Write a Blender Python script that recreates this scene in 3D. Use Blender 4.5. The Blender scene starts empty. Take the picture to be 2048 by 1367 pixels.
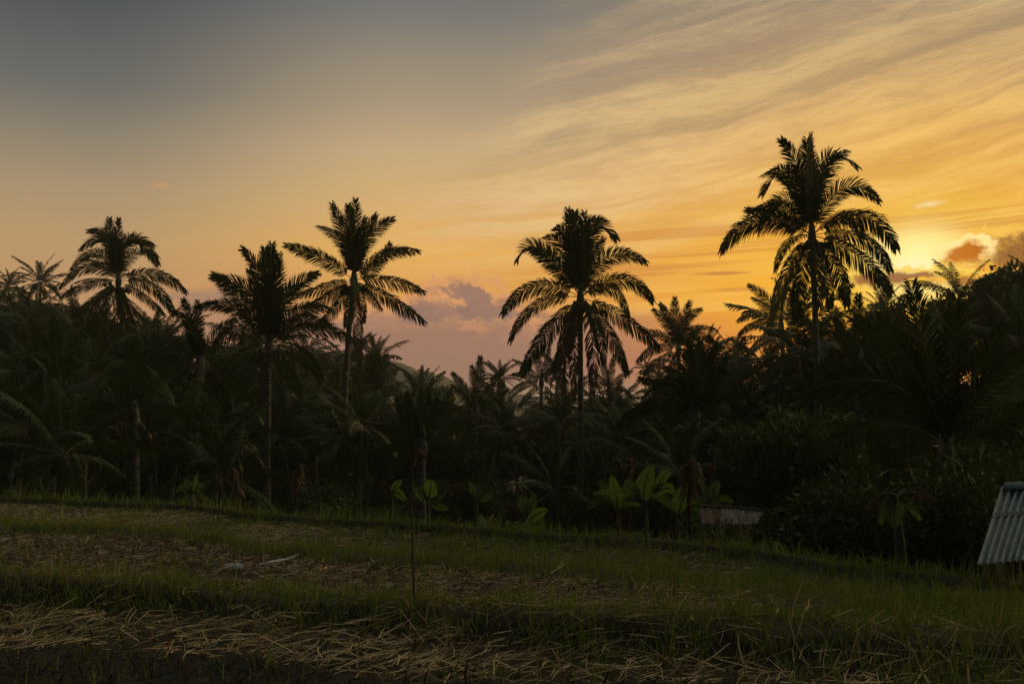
import bpy, math, random
import numpy as np
from math import radians, sin, cos, pi, atan, atan2, sqrt, tan, asin
from mathutils import Vector, Matrix

SC = bpy.context.scene
COL = SC.collection
# ------------------------------------------------------------------ camera
F = 2048 * 35 / 36.0
PITCH = atan(107 / F)
cam_d = bpy.data.cameras.new('camera'); cam = bpy.data.objects.new('camera', cam_d); COL.objects.link(cam)
cam_d.lens = 35; cam_d.sensor_width = 36; cam_d.clip_end = 20000; cam_d.clip_start = 0.05
cam.location = (0, 0, 0); cam.rotation_euler = (pi / 2 + PITCH, 0, 0)
SC.camera = cam

def slope(py):                                   # height / depth seen at that row (downwards negative)
    return np.tan(PITCH + np.arctan((683 - np.asarray(py, float)) / F))
def at(px, py, Y):                               # point on the sight line at depth Y
    b = (683 - py) / F; a = (px - 1024) / F
    dy = cos(PITCH) - b * sin(PITCH); dz = sin(PITCH) + b * cos(PITCH)
    k = Y / dy
    return np.array([a * k, Y, dz * k])
def uv(px, py):                                  # azimuth, elevation (radians) of a row/column of the view
    p = at(px, py, 1.0)
    return atan2(p[0], p[1]), asin(p[2] / sqrt(p @ p))
def lin(c):
    r = []
    for v in c:
        v = v / 255.0
        r.append(v / 12.92 if v <= .04045 else ((v + .055) / 1.055) ** 2.4)
    return (r[0], r[1], r[2], 1.0)

SUN_U, SUN_V = uv(1836, 524)
# ------------------------------------------------------------------ exposure
SC.view_settings.view_transform = 'Standard'; SC.view_settings.look = 'None'
SC.view_settings.exposure = 0.0; SC.view_settings.gamma = 1.0
SC.render.engine = 'CYCLES'
SC.cycles.use_denoising = True
SC.cycles.max_bounces = 6; SC.cycles.diffuse_bounces = 2; SC.cycles.transmission_bounces = 3
SC.cycles.volume_bounces = 0; SC.cycles.glossy_bounces = 2

# ------------------------------------------------------------------ shader helper
class N:
    """a value in a node tree with arithmetic"""
    def __init__(s, t, o): s.t = t; s.o = o
    def _m(s, op, b=None, c=None, flip=False):
        n = s.t.nodes.new('ShaderNodeMath'); n.operation = op
        args = [s, b, c]
        if flip: args = [b, s, c]
        for i, a in enumerate(args):
            if a is None: continue
            if isinstance(a, N): s.t.links.new(a.o, n.inputs[i])
            else: n.inputs[i].default_value = a
        return N(s.t, n.outputs[0])
    def __add__(s, b): return s._m('ADD', b)
    __radd__ = __add__
    def __sub__(s, b): return s._m('SUBTRACT', b)
    def __rsub__(s, b): return s._m('SUBTRACT', b, flip=True)
    def __mul__(s, b): return s._m('MULTIPLY', b)
    __rmul__ = __mul__
    def __truediv__(s, b): return s._m('DIVIDE', b)
    def sstep(s, a, b, lo=0.0, hi=1.0):
        n = s.t.nodes.new('ShaderNodeMapRange'); n.interpolation_type = 'SMOOTHSTEP'; n.clamp = True
        s.t.links.new(s.o, n.inputs[0])
        for i, v in ((1, a), (2, b), (3, lo), (4, hi)):
            if isinstance(v, N): s.t.links.new(v.o, n.inputs[i])
            else: n.inputs[i].default_value = v
        return N(s.t, n.outputs[0])
def xyz(t, x, y, z=0.0):
    n = t.nodes.new('ShaderNodeCombineXYZ')
    for i, a in enumerate((x, y, z)):
        if isinstance(a, N): t.links.new(a.o, n.inputs[i])
        else: n.inputs[i].default_value = a
    return N(t, n.outputs[0])
def noise(t, vec, scale, detail=4, rough=.55, dist=0.0, off=None):
    n = t.nodes.new('ShaderNodeTexNoise'); n.inputs['Scale'].default_value = scale
    n.inputs['Detail'].default_value = detail; n.inputs['Roughness'].default_value = rough
    n.inputs['Distortion'].default_value = dist
    if vec is not None: t.links.new(vec.o, n.inputs['Vector'])
    return N(t, n.outputs['Fac'])
def cmix(t, fac, a, b, mode='MIX'):
    n = t.nodes.new('ShaderNodeMix'); n.data_type = 'RGBA'; n.blend_type = mode; n.clamp_factor = True
    for sock, v in ((n.inputs[0], fac), (n.inputs[6], a), (n.inputs[7], b)):
        if isinstance(v, N): t.links.new(v.o, sock)
        elif isinstance(v, (int, float)): sock.default_value = v
        else: sock.default_value = v
    return N(t, n.outputs[2])
def ramp(t, fac, stops):
    n = t.nodes.new('ShaderNodeValToRGB'); cr = n.color_ramp; cr.interpolation = 'B_SPLINE' if False else 'EASE' if False else 'LINEAR'
    while len(cr.elements) > 1: cr.elements.remove(cr.elements[-1])
    for i, (p, c) in enumerate(stops):
        e = cr.elements[0] if i == 0 else cr.elements.new(p)
        e.position = p; e.color = c
    t.links.new(fac.o, n.inputs[0])
    return N(t, n.outputs[0])

# ------------------------------------------------------------------ world: dusk sky with cloud
W = bpy.data.worlds.new('World'); SC.world = W; W.use_nodes = True
def build_world():
    t = W.node_tree; t.nodes.clear()
    out = t.nodes.new('ShaderNodeOutputWorld'); bg = t.nodes.new('ShaderNodeBackground')
    t.links.new(bg.outputs[0], out.inputs[0])
    tc = t.nodes.new('ShaderNodeTexCoord'); sp = t.nodes.new('ShaderNodeSeparateXYZ')
    nv = t.nodes.new('ShaderNodeVectorMath'); nv.operation = 'NORMALIZE'
    t.links.new(tc.outputs['Generated'], nv.inputs[0]); t.links.new(nv.outputs[0], sp.inputs[0])
    X, Y, Z = (N(t, sp.outputs[i]) for i in range(3))
    u = X._m('ARCTAN2', Y); v = Z._m('ARCSINE')
    V = [0, .025, .06, .094, .143, .192, .24, .285, .37, .45]
    CL = [(176,130,102),(182,134,104),(188,142,105),(192,148,104),(188,152,108),(169,146,113),(140,129,111),(109,108,103),(76,81,86),(66,76,86)]
    CC = [(152,114,98),(155,116,99),(168,123,98),(222,157,82),(232,176,90),(216,175,116),(200,170,128),(172,152,123),(124,121,115),(88,92,96)]
    CR = [(238,126,40),(246,132,26),(254,148,14),(255,166,20),(255,182,38),(244,172,52),(230,168,82),(212,163,104),(160,138,110),(125,115,102)]
    f = v / 0.6
    rl, rc, rr = (ramp(t, f, [(a / .6, lin(c)) for a, c in zip(V, C)]) for C in (CL, CC, CR))
    c = cmix(t, u.sstep(-.42, -.09), rl, rc)
    c = cmix(t, u.sstep(-.06, .40), c, rr)
    # overhead and behind: physical low-sun sky, tinted and reweighted to shape the light
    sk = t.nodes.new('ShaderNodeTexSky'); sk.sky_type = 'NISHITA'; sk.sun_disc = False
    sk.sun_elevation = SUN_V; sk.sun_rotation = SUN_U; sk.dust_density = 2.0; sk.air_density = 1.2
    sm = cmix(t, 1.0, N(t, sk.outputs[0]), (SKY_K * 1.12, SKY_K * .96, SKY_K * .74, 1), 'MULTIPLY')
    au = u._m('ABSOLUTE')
    side = (X * sin(SUN_U) + Y * cos(SUN_U)).sstep(-.35, .75)     # unseen sky boosted on the sun's side, dimmed behind, to light the field
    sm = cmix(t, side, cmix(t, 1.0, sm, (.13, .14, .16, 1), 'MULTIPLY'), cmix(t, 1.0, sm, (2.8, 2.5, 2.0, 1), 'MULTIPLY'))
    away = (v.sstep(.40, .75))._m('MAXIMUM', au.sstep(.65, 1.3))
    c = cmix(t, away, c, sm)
    # ---- glow round the hidden sun
    du = u - SUN_U; dv = v - SUN_V
    d2 = du * du * .8 + dv * dv * 1.3
    dist = d2._m('SQRT')
    c = cmix(t, dist.sstep(.0, .24, 1.0, 0.0) * .8, c, lin((255, 192, 48)))
    c = cmix(t, dist.sstep(.0, .10, 1.0, 0.0) * .9, c, lin((255, 222, 84)))
    # ---- high cirrus sheet in streaks
    q = v - u * (.08 + .34 * v)
    wob = noise(t, xyz(t, u * 2.2, q * 5.0, 3.1), 1.6, 3)
    q2 = q + (wob - .5) * .05
    st = noise(t, xyz(t, u * 1.2, q2 * 17.0, 1.7), 1.35, 6, .6, .12)
    st2 = noise(t, xyz(t, u * 5.5, q2 * 46.0, 5.2), 1.7, 6, .66, .3)
    phs = q2 * 25.0 + noise(t, xyz(t, u * .8, q * 3.0, 6.1), 1.5, 3) * 1.3 + st * 1.1
    fr = phs._m('FRACT')
    band = fr.sstep(.0, .78) * fr.sstep(.86, 1.0, 1.0, 0.0)
    fib = noise(t, xyz(t, u * 16.0 - v * 12, q2 * 110.0 + u * 8, 8.2), 1.5, 5, .68, .3)
    n_edge = noise(t, xyz(t, u * 3.0, v * 6.0, 9.0), 3.0, 5, .6)
    edge = u - (v - .20) * 1.05 + .12 + (n_edge - .5) * .22
    sheet = edge.sstep(-.03, .16) * v.sstep(.09, .20)
    back = au.sstep(.7, 1.1, 1.0, 0.0)
    sheet = sheet * back
    bright = ((st * .38 + st2 * .26 + fib * .26 + band * .09)).sstep(.36, .62)
    lighter = cmix(t, u.sstep(-.1, .45), lin((230, 194, 142)), lin((250, 200, 110)))
    lighter = cmix(t, v.sstep(.20, .40), lighter, lin((196, 170, 132)))
    darker = cmix(t, v.sstep(.14, .28), lin((232, 165, 80)), lin((158, 138, 112)))
    c = cmix(t, sheet * bright * .85, c, lighter)
    c = cmix(t, sheet * (1 - bright) * .5, c, darker)
    # low bright/dark thin streaks
    ls = noise(t, xyz(t, u * 2.0, (v - u * .05) * 55.0, 2.0), 1.0, 4, .6, .3)
    low = v.sstep(.04, .09) * v.sstep(.14, .22, 1.0, 0.0) * u.sstep(-.1, .15) * back
    c = cmix(t, ls.sstep(.52, .66) * low * .5, c, lin((255, 200, 95)))
    c = cmix(t, ls.sstep(.36, .46, 1.0, 0.0) * low * .5, c, lin((205, 128, 60)))
    # ---- small clouds: centre, radii given in rows/columns of the view
    cn = noise(t, xyz(t, u * 1.0, v * 1.35, .4), 38.0, 10, .66, .2)
    cn2 = noise(t, xyz(t, u * 1.0, v * 2.0, 4.4), 14.0, 7, .6, .2)
    def puff(c, cx, cy, rx, ry, body, rim, amp=1.5, nz=None, w=.32, a=1.0, rw=.16, tilt=0.0):
        amp = amp * 2.1; w = w * 2.0; rw = rw * 1.5
        cu, cv = uv(cx, cy); ru = rx / F; rv = ry / F
        a1 = (u - cu) / ru; b1 = ((v - cv) - (u - cu) * tilt) / rv
        m = 1 - (a1 * a1 + b1 * b1)._m('SQRT') + ((nz or cn) - .5) * amp
        dens = m.sstep(0, w); rm = m.sstep(-rw * .6, rw * .2) * m.sstep(rw * .3, rw * 2.2, 1.0, 0.0)
        rm = rm * b1.sstep(-.7, .35, .12, 1.0)
        c = cmix(t, dens * a, c, body)
        if rim is not None: c = cmix(t, rm * a, c, rim)
        return c
    # mauve bank low in the middle
    top = .088 + (cn2 - .5) * .055 + (cn - .5) * .018
    mid = u.sstep(-.40, -.17) * u.sstep(.02, .20, 1.0, 0.0)
    mb = (top - v)
    c = cmix(t, mb.sstep(0, .008) * mid * .72, c, lin((160, 120, 102)))
    c = cmix(t, mb.sstep(-.003, .002) * mb.sstep(.004, .013, 1.0, 0.0) * mid * .55, c, lin((228, 160, 98)))
    M1 = lin((150, 116, 103)); P1 = lin((224, 158, 104))
    c = puff(c, 800, 628, 130, 26, lin((158,121,106)), P1, 1.4, a=.7)
    c = puff(c, 960, 640, 60, 12, lin((205,146,102)), P1, 1.6, a=.6, rw=.3)
    c = puff(c, 872, 622, 115, 40, M1, P1, 1.3, a=.9)
    c = puff(c, 965, 612, 120, 50, M1, P1, 1.4, a=.92, tilt=-.3)
    c = puff(c, 1015, 610, 70, 26, lin((165,124,102)), None, 1.5, a=.7)
    c = puff(c, 940, 655, 60, 9, lin((214,148,104)), None, 1.8, a=.5, nz=cn)
    c = puff(c, 400, 600, 110, 34, lin((164,128,108)), lin((205,150,98)), 1.2, a=.8)
    c = puff(c, 130, 568, 90, 16, lin((178,138,106)), None, 1.4, a=.5)
    c = puff(c, 318, 370, 46, 12, lin((226,164,92)), None, 1.2, a=.75, w=.9)
    # strips at the right
    c = puff(c, 1450, 546, 75, 4, lin((196,124,66)), None, 1.3, a=.8, w=.5, nz=cn2)
    c = puff(c, 1470, 578, 95, 5, lin((212,132,62)), None, 1.3, a=.6, w=.5, nz=cn2)
    c = puff(c, 2050, 448, 80, 26, lin((190,128,68)), None, .7, a=.5, w=1.1, tilt=.5)
    c = puff(c, 1850, 470, 55, 3, lin((255,220,130)), None, .9, a=.5, w=.8, tilt=.1)
    # bright spot where the sun sits
    c = cmix(t, dist.sstep(.002, .060, 1.0, 0.0), c, (1.2, .98, .40, 1))
    c = puff(c, 1838, 527, 85, 14, (1.15, .95, .55, 1), None, 1.0, a=.95, w=.7)
    c = puff(c, 1860, 408, 42, 8, lin((255,240,190)), None, 1.3, a=.8, w=.8, tilt=.12)
    B2 = lin((150,98,50)); RY = (1.2, .86, .34, 1)
    c = puff(c, 1990, 535, 110, 28, lin((244,152,30)), lin((255,206,70)), 1.0, a=.85, rw=.3)
    c = puff(c, 2030, 505, 100, 44, B2, lin((255,196,84)), 1.0, a=.95)
    c = puff(c, 1930, 505, 58, 27, lin((198,112,24)), RY, 1.0, a=.95, rw=.2)
    c = puff(c, 2040, 548, 60, 14, lin((246,168,60)), None, 1.6, a=.8)
    c = puff(c, 1800, 556, 160, 17, lin((160,100,58)), lin((255,214,90)), 1.1, a=.95)
    c = puff(c, 1930, 562, 100, 14, lin((172,108,50)), lin((255,190,60)), 1.0, a=.9)
    c = puff(c, 1832, 562, 30, 7, lin((255,206,70)), None, 1.0, a=.8)
    # below the horizon: dim
    c = cmix(t, v.sstep(-.12, -.01, 1.0, 0.0), c, (.03, .028, .025, 1))
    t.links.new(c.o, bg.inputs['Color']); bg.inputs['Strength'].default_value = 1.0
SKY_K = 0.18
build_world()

# ------------------------------------------------------------------ sun (behind thin cloud, low at the right)
sl = bpy.data.lights.new('sun', 'SUN'); sl.energy = 1.0; sl.angle = radians(5); sl.color = (1.0, .60, .28)
sun = bpy.data.objects.new('sun', sl); COL.objects.link(sun)
sd = Vector((sin(SUN_U) * cos(SUN_V), cos(SUN_U) * cos(SUN_V), sin(SUN_V)))
sun.rotation_euler = sd.to_track_quat('Z', 'Y').to_euler(); sun.location = sd * 60

# ------------------------------------------------------------------ materials
def mat(name, col, col2=None, rough=.6, trans=0.0, tcol=None, nscale=3.0, island=False, bump=0.0, spec=.3, metal=0.0, coord='Object', stretch=(1, 1, 1), objvar=0.0, dstep=(.35, .65)):
    m = bpy.data.materials.new(name); m.use_nodes = True; t = m.node_tree; t.nodes.clear()
    out = t.nodes.new('ShaderNodeOutputMaterial'); p = t.nodes.new('ShaderNodeBsdfPrincipled')
    p.inputs['Roughness'].default_value = rough; p.inputs['Specular IOR Level'].default_value = spec
    p.inputs['Metallic'].default_value = metal
    tc = t.nodes.new('ShaderNodeTexCoord'); mp = t.nodes.new('ShaderNodeMapping'); mp.inputs['Scale'].default_value = stretch
    t.links.new(tc.outputs[coord], mp.inputs[0]); vec = N(t, mp.outputs[0])
    nz = noise(t, vec, nscale, 5, .6)
    c2 = col2 or tuple(x * .5 for x in col)
    fac = nz.sstep(*dstep)
    if island:
        g = t.nodes.new('ShaderNodeNewGeometry'); r = N(t, g.outputs['Random Per Island'])
        fac = (fac * .4 + r * .6)
    c = cmix(t, fac, (*col, 1), (*c2, 1))
    if objvar:
        oi = t.nodes.new('ShaderNodeObjectInfo'); r = N(t, oi.outputs['Random'])
        hv = t.nodes.new('ShaderNodeHueSaturation'); t.links.new(c.o, hv.inputs['Color'])
        vv = r * objvar + (1 - objvar * .5); t.links.new(vv.o, hv.inputs['Value'])
        hh = (1 - r) * .05 + .475; t.links.new(hh.o, hv.inputs['Hue'])
        c = N(t, hv.outputs[0])
    t.links.new(c.o, p.inputs['Base Color'])
    if bump:
        b = t.nodes.new('ShaderNodeBump'); b.inputs['Strength'].default_value = bump; b.inputs['Distance'].default_value = .03
        t.links.new(noise(t, vec, nscale * 5, 4).o, b.inputs['Height']); t.links.new(b.outputs[0], p.inputs['Normal'])
    sh = p.outputs[0]
    if trans:
        tr = t.nodes.new('ShaderNodeBsdfTranslucent')
        if tcol: tr.inputs[0].default_value = (*tcol, 1)
        else: t.links.new(c.o, tr.inputs[0])
        mx = t.nodes.new('ShaderNodeMixShader'); mx.inputs[0].default_value = trans
        t.links.new(p.outputs[0], mx.inputs[1]); t.links.new(tr.outputs[0], mx.inputs[2]); sh = mx.outputs[0]
    t.links.new(sh, out.inputs[0])
    return m
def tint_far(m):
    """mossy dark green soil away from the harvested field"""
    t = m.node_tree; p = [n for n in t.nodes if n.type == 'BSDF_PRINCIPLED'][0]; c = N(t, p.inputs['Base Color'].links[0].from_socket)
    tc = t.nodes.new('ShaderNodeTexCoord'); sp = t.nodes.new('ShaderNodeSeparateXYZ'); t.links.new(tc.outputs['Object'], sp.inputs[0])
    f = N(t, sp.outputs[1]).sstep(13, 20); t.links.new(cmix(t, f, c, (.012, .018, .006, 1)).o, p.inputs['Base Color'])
M = dict(
    soil=mat('soil', (.040, .028, .016), (.012, .010, .006), .95, nscale=1.2, bump=.6),
    palm=mat('palm_leaf', (.022, .040, .009), (.056, .078, .014), .6, .12, (.08, .10, .015), island=True, spec=.10, objvar=.3),
    rib=mat('palm_rib', (.13, .105, .05), (.07, .065, .028), .5),
    dry=mat('dry_leaf', (.17, .10, .05), (.08, .05, .03), .8, .15, island=True),
    bark=mat('palm_bark', (.20, .17, .13), (.08, .066, .05), .9, nscale=4, stretch=(1, 1, 3), bump=.5),
    wood=mat('branch_bark', (.10, .08, .06), (.05, .04, .03), .9),
    leafA=mat('broad_leaf', (.034, .060, .014), (.115, .150, .032), .5, .25, (.06, .07, .012), island=True, spec=.15, objvar=.5),
    banana=mat('banana_leaf', (.04, .085, .022), (.065, .12, .03), .42, .35, (.16, .27, .035), nscale=14, stretch=(1, 1, 1), spec=.4, objvar=.3),
    stem=mat('banana_stem', (.10, .10, .05), (.05, .04, .02), .8),
    grass=mat('grass_blade', (.025, .060, .010), (.28, .36, .05), .5, .3, (.16, .22, .035), island=True),
    drygrass=mat('dry_grass', (.30, .24, .08), (.20, .13, .04), .7, .3, island=True),
    straw=mat('straw', (.85, .60, .31), (.18, .11, .045), .7, .12, island=True),
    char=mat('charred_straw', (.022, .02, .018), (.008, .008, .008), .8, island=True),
    undergrowth=mat('undergrowth', (.02, .035, .01), (.055, .075, .02), .6, .2, island=True),
    coconut=mat('coconut', (.08, .08, .03), (.12, .07, .03), .5),
    tin=mat('corrugated_tin', (.070, .125, .165), (.12, .18, .215), .5, nscale=5, metal=.2, bump=.15, stretch=(1, .4, .4), dstep=(.4, .6)),
    rust=mat('rusty_tin', (.05, .072, .09), (.035, .02, .013), .6, nscale=3, metal=.1, stretch=(3, .5, .5), dstep=(.48, .66)),
    rustbrown=mat('rusted_brown_tin', (.055, .03, .018), (.03, .02, .014), .8),
    timber=mat('timber', (.12, .09, .06), (.06, .045, .03), .85, stretch=(1, 1, .2)),
    pale=mat('pale_sheath', (.52, .54, .56), (.34, .36, .38), .55, nscale=9),
    pink=mat('pink_fabric', (.5, .22, .18), (.36, .16, .13), .8, nscale=9),
    hill=mat('far_forest', (.022, .034, .014), (.04, .05, .018), .9, nscale=.12, coord='Object'),
)

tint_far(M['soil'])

# ------------------------------------------------------------------ object helpers
def link(o): COL.objects.link(o); return o
def mesh_from(name, V, Fq, mats, mi=None, smooth=False):
    """V (n,3); Fq list of (m,k) index arrays"""
    me = bpy.data.meshes.new(name)
    V = np.asarray(V, np.float32); me.vertices.add(len(V)); me.vertices.foreach_set('co', V.ravel())
    Fq = [np.asarray(f, np.int32) for f in Fq if len(f)]
    tot = sum(f.size for f in Fq); n = sum(len(f) for f in Fq)
    me.loops.add(tot); me.polygons.add(n)
    me.loops.foreach_set('vertex_index', np.concatenate([f.ravel() for f in Fq]))
    ls = []; s = 0
    for f in Fq:
        k = f.shape[1]; ls.append(s + np.arange(len(f)) * k); s += f.size
    me.polygons.foreach_set('loop_start', np.concatenate(ls).astype(np.int32))
    if mi is not None: me.polygons.foreach_set('material_index', np.concatenate(mi).astype(np.int32))
    for m in (mats if isinstance(mats, (list, tuple)) else [mats]): me.materials.append(m)
    me.update(calc_edges=True); me.validate()
    if smooth: me.polygons.foreach_set('use_smooth', np.ones(n, bool))
    return me
class MB:
    def __init__(s): s.v = []; s.q = []; s.t = []; s.mq = []; s.mt = []; s.n = 0
    def add(s, V, quads=None, tris=None, m=0):
        V = np.asarray(V, float)
        if quads is not None and len(quads): s.q.append(np.asarray(quads) + s.n); s.mq.append(np.full(len(quads), m))
        if tris is not None and len(tris): s.t.append(np.asarray(tris) + s.n); s.mt.append(np.full(len(tris), m))
        s.v.append(V); s.n += len(V)
    def tube(s, P, R, sides=6, m=0, cap=True):
        P = np.asarray(P, float); n = len(P); R = np.broadcast_to(R, n)
        T = np.gradient(P, axis=0); T /= np.linalg.norm(T, axis=1)[:, None] + 1e-9
        ref = np.array([0, 0, 1.]) if abs(T[:, 2]).mean() < .8 else np.array([1., 0, 0])
        A = np.cross(T, ref); A /= np.linalg.norm(A, axis=1)[:, None] + 1e-9; B = np.cross(T, A)
        an = np.arange(sides) * 2 * pi / sides
        V = P[:, None] + R[:, None, None] * (np.cos(an)[None, :, None] * A[:, None] + np.sin(an)[None, :, None] * B[:, None])
        i = np.arange(n - 1)[:, None] * sides; j = np.arange(sides)[None]; j2 = (j + 1) % sides
        Q = np.stack([i + j, i + j2, i + sides + j2, i + sides + j], -1).reshape(-1, 4)
        V = V.reshape(-1, 3); tr = None
        if cap:
            V = np.vstack([V, P[-1] + T[-1] * R[-1] * .5]); c = len(V) - 1; b = (n - 1) * sides
            tr = [[b + k, b + (k + 1) % sides, c] for k in range(sides)]
        s.add(V, Q, tr, m)
    def box(s, c, h, R=None, m=0):
        g = np.array([[x, y, z] for x in (-1, 1) for y in (-1, 1) for z in (-1, 1)], float) * np.asarray(h)
        if R is not None: g = g @ np.asarray(R).T
        s.add(g + c, [[0, 1, 3, 2], [4, 6, 7, 5], [0, 4, 5, 1], [2, 3, 7, 6], [0, 2, 6, 4], [1, 5, 7, 3]], None, m)
    def mesh(s, name, mats, smooth=False):
        V = np.vstack(s.v); fl = []; mi = []
        if s.q: fl.append(np.vstack(s.q)); mi.append(np.concatenate(s.mq))
        if s.t: fl.append(np.vstack(s.t)); mi.append(np.concatenate(s.mt))
        return mesh_from(name, V, fl, mats, mi, smooth)
def obj(name, me, parent=None):
    o = link(bpy.data.objects.new(name, me))
    if parent is not None: o.parent = parent
    return o
def tag(o, label=None, cat=None, group=None, kind=None):
    if label: o['label'] = label
    if cat: o['category'] = cat
    if group: o['group'] = group
    if kind: o['kind'] = kind
    return o
def empty(name, loc):
    o = link(bpy.data.objects.new(name, None)); o.location = loc; o.empty_display_size = .3
    return o
def copy_thing(root, loc, rz=0.0, sc=1.0, label=None, group=None):
    r = root.copy(); COL.objects.link(r); r.location = loc; r.rotation_euler = (0, 0, rz)
    r.scale = (sc, sc, sc) if np.isscalar(sc) else sc
    if label: r['label'] = label
    if group: r['group'] = group
    for ch in list(root.children):
        c = ch.copy(); COL.objects.link(c); c.parent = r
        for g in list(ch.children):
            d = g.copy(); COL.objects.link(d); d.parent = c
    return r

# ------------------------------------------------------------------ terrain
def ip(X, xs, ys): return np.interp(X, xs, ys)
XS = [-1200, 0, 350, 512, 1024, 1300, 1536, 1700, 2048, 2900]
B1b = [1160, 1215, 1226, 1238, 1288, 1305, 1328, 1333, 1342, 1365]
B1t = [1090, 1132, 1158, 1176, 1205, 1216, 1230, 1240, 1262, 1290]
B2b = [1035, 1066, 1080, 1110, 1150, 1168, 1196, 1205, 1226, 1260]
B2t = [1015, 1042, 1058, 1086, 1122, 1145, 1178, 1188, 1210, 1240]
ED = [1000, 1012, 1026, 1048, 1084, 1102, 1130, 1160, 1200, 1232]
SIL_X = [-1500, -600, 0, 130, 350, 640, 760, 850, 1000, 1200, 1300, 1400, 1500, 1600, 1690, 1780, 1850, 1950, 2048, 2500, 3400]
SIL_Y = [540, 560, 585, 610, 645, 712, 754, 782, 788, 778, 770, 755, 735, 700, 655, 622, 612, 560, 535, 500, 480]
rngN = np.random.default_rng(5)
_ph = rngN.uniform(0, 6.28, (14, 2)); _dr = rngN.uniform(0, 6.28, 14)
def wav(x, y, f):
    z = 0
    for k in range(14):
        ff = f * (1 + .35 * k)
        z = z + np.sin(ff * (x * cos(_dr[k]) + y * sin(_dr[k])) + _ph[k, 0]) / (1 + .5 * k)
    return z / 4.0
def ss(a, b, x): t = np.clip((x - a) / (b - a), 0, 1); return t * t * (3 - 2 * t)
def field_lines(X, x=0, y=0):
    wz = wav(x, 0 * y, 1.3) * .10
    z1 = -1.65; z2 = ip(X, [0, 2048], [-1.66, -1.73])
    d1 = z1 / slope(ip(X, XS, B1b)) + wz
    t1 = d1 + .28; h1 = t1 * slope(ip(X, XS, B1t)) - .07
    d2 = z2 / slope(ip(X, XS, B2b)) + wz
    d2 = np.maximum(d2, t1 + 1.0)
    t2 = d2 + .3; h2 = t2 * slope(ip(X, XS, B2t)) - .05
    z3 = h2 - .12; ze = z3 - .06
    de = np.maximum(ze / slope(ip(X, XS, ED)), t2 + .9) + wz * 2
    return z1, z2, d1, t1, h1, d2, t2, h2, z3, ze, de
def yr_of(X): return ip(X, [-1000, 0, 700, 1000, 1400, 2048, 3000], [120, 115, 105, 100, 92, 70, 60])
def ground(x, y):
    x = np.asarray(x, float); y = np.asarray(y, float)
    yy = np.maximum(y, 1.0); X = np.clip(1024 + F * x / yy, -1500, 3400)
    z1, z2, d1, t1, h1, d2, t2, h2, z3, ze, de = field_lines(X, x, y)
    g = np.where(y < d1 + .05, z1 + (h1 - z1) * ss(d1 - .12, t1, y), 0)
    b1w = .35
    g = np.where(y < t1 + b1w * .5, z1 + (h1 - z1) * ss(d1 - .15, t1, y), h1 + (z2 - h1) * ss(t1 + b1w, t1 + b1w + .45, y))
    s2 = z2 + (h2 - z2) * ss(d2 - .1, t2, y)
    g = np.where(y > (t1 + b1w + d2) * .5, s2, g)
    s3 = h2 + (z3 - h2) * ss(t2 + .3, t2 + .8, y) + (.10) * ss(de - .35, de - .1, y)
    g = np.where(y > t2 + .1, s3, g)
    valley = -6.6
    fall = z3 + .10 - (y - de) * .62
    rid = slope(ip(X, SIL_X, SIL_Y)) * yr_of(X) - 8.5
    far = valley + (rid - valley) * ss(42, yr_of(X), y)
    far = np.where(y > yr_of(X), rid - (rid + 8.0) * ss(yr_of(X), yr_of(X) * 2.4, y), far)
    g = np.where(y > de, np.maximum(fall, -99), g)
    m = ss(de + 5, de + 9, y)
    g = np.where(y > de, g * (1 - m) + m * far, g)
    g = np.maximum(g, np.where(y > de + 1, np.minimum(far, 1e9), -99))
    bump = wav(x, y, 2.1) * .018 + wav(x + 9, y, 9.0) * .008
    bump = bump * (y < 30) + (wav(x, y, .18) * .6) * ss(20, 50, y)
    return g + bump
def gz(x, y): return float(ground(np.array([x]), np.array([y]))[0])

def build_ground():
    ys = np.concatenate([[-400, -60, -10, -2, .5, 2, 3.2], np.arange(4, 17, .07), np.geomspace(17, 130, 90), np.geomspace(135, 3400, 34)])
    # columns are fixed sight-line fractions near the camera and keep spreading with distance
    us = np.concatenate([np.linspace(-1.6, -.72, 12), np.linspace(-.7, .7, 300), np.linspace(.72, 1.6, 12)])
    Yg, Ug = np.meshgrid(ys, us, indexing='ij')
    Xg = Ug * np.maximum(np.abs(Yg), 5.0) * np.where(Yg < 0, 1, 1)
    Xg = np.where(Yg < 4, Ug * np.maximum(6.0, np.abs(Yg)), Xg)
    Zg = ground(Xg, Yg)
    Zg = np.where(Yg < 4, -1.65 + wav(Xg, Yg, 2.1) * .018 * (Yg > 0), Zg)
    V = np.stack([Xg, Yg, Zg], -1).reshape(-1, 3)
    n, m = Yg.shape
    i = np.arange(n - 1)[:, None] * m; j = np.arange(m - 1)[None]
    Q = np.stack([i + j, i + j + 1, i + m + j + 1, i + m + j], -1).reshape(-1, 4)
    me = mesh_from('ground', V, [Q], M['soil'], smooth=True)
    tag(obj('ground', me), kind='structure')
build_ground()

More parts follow.
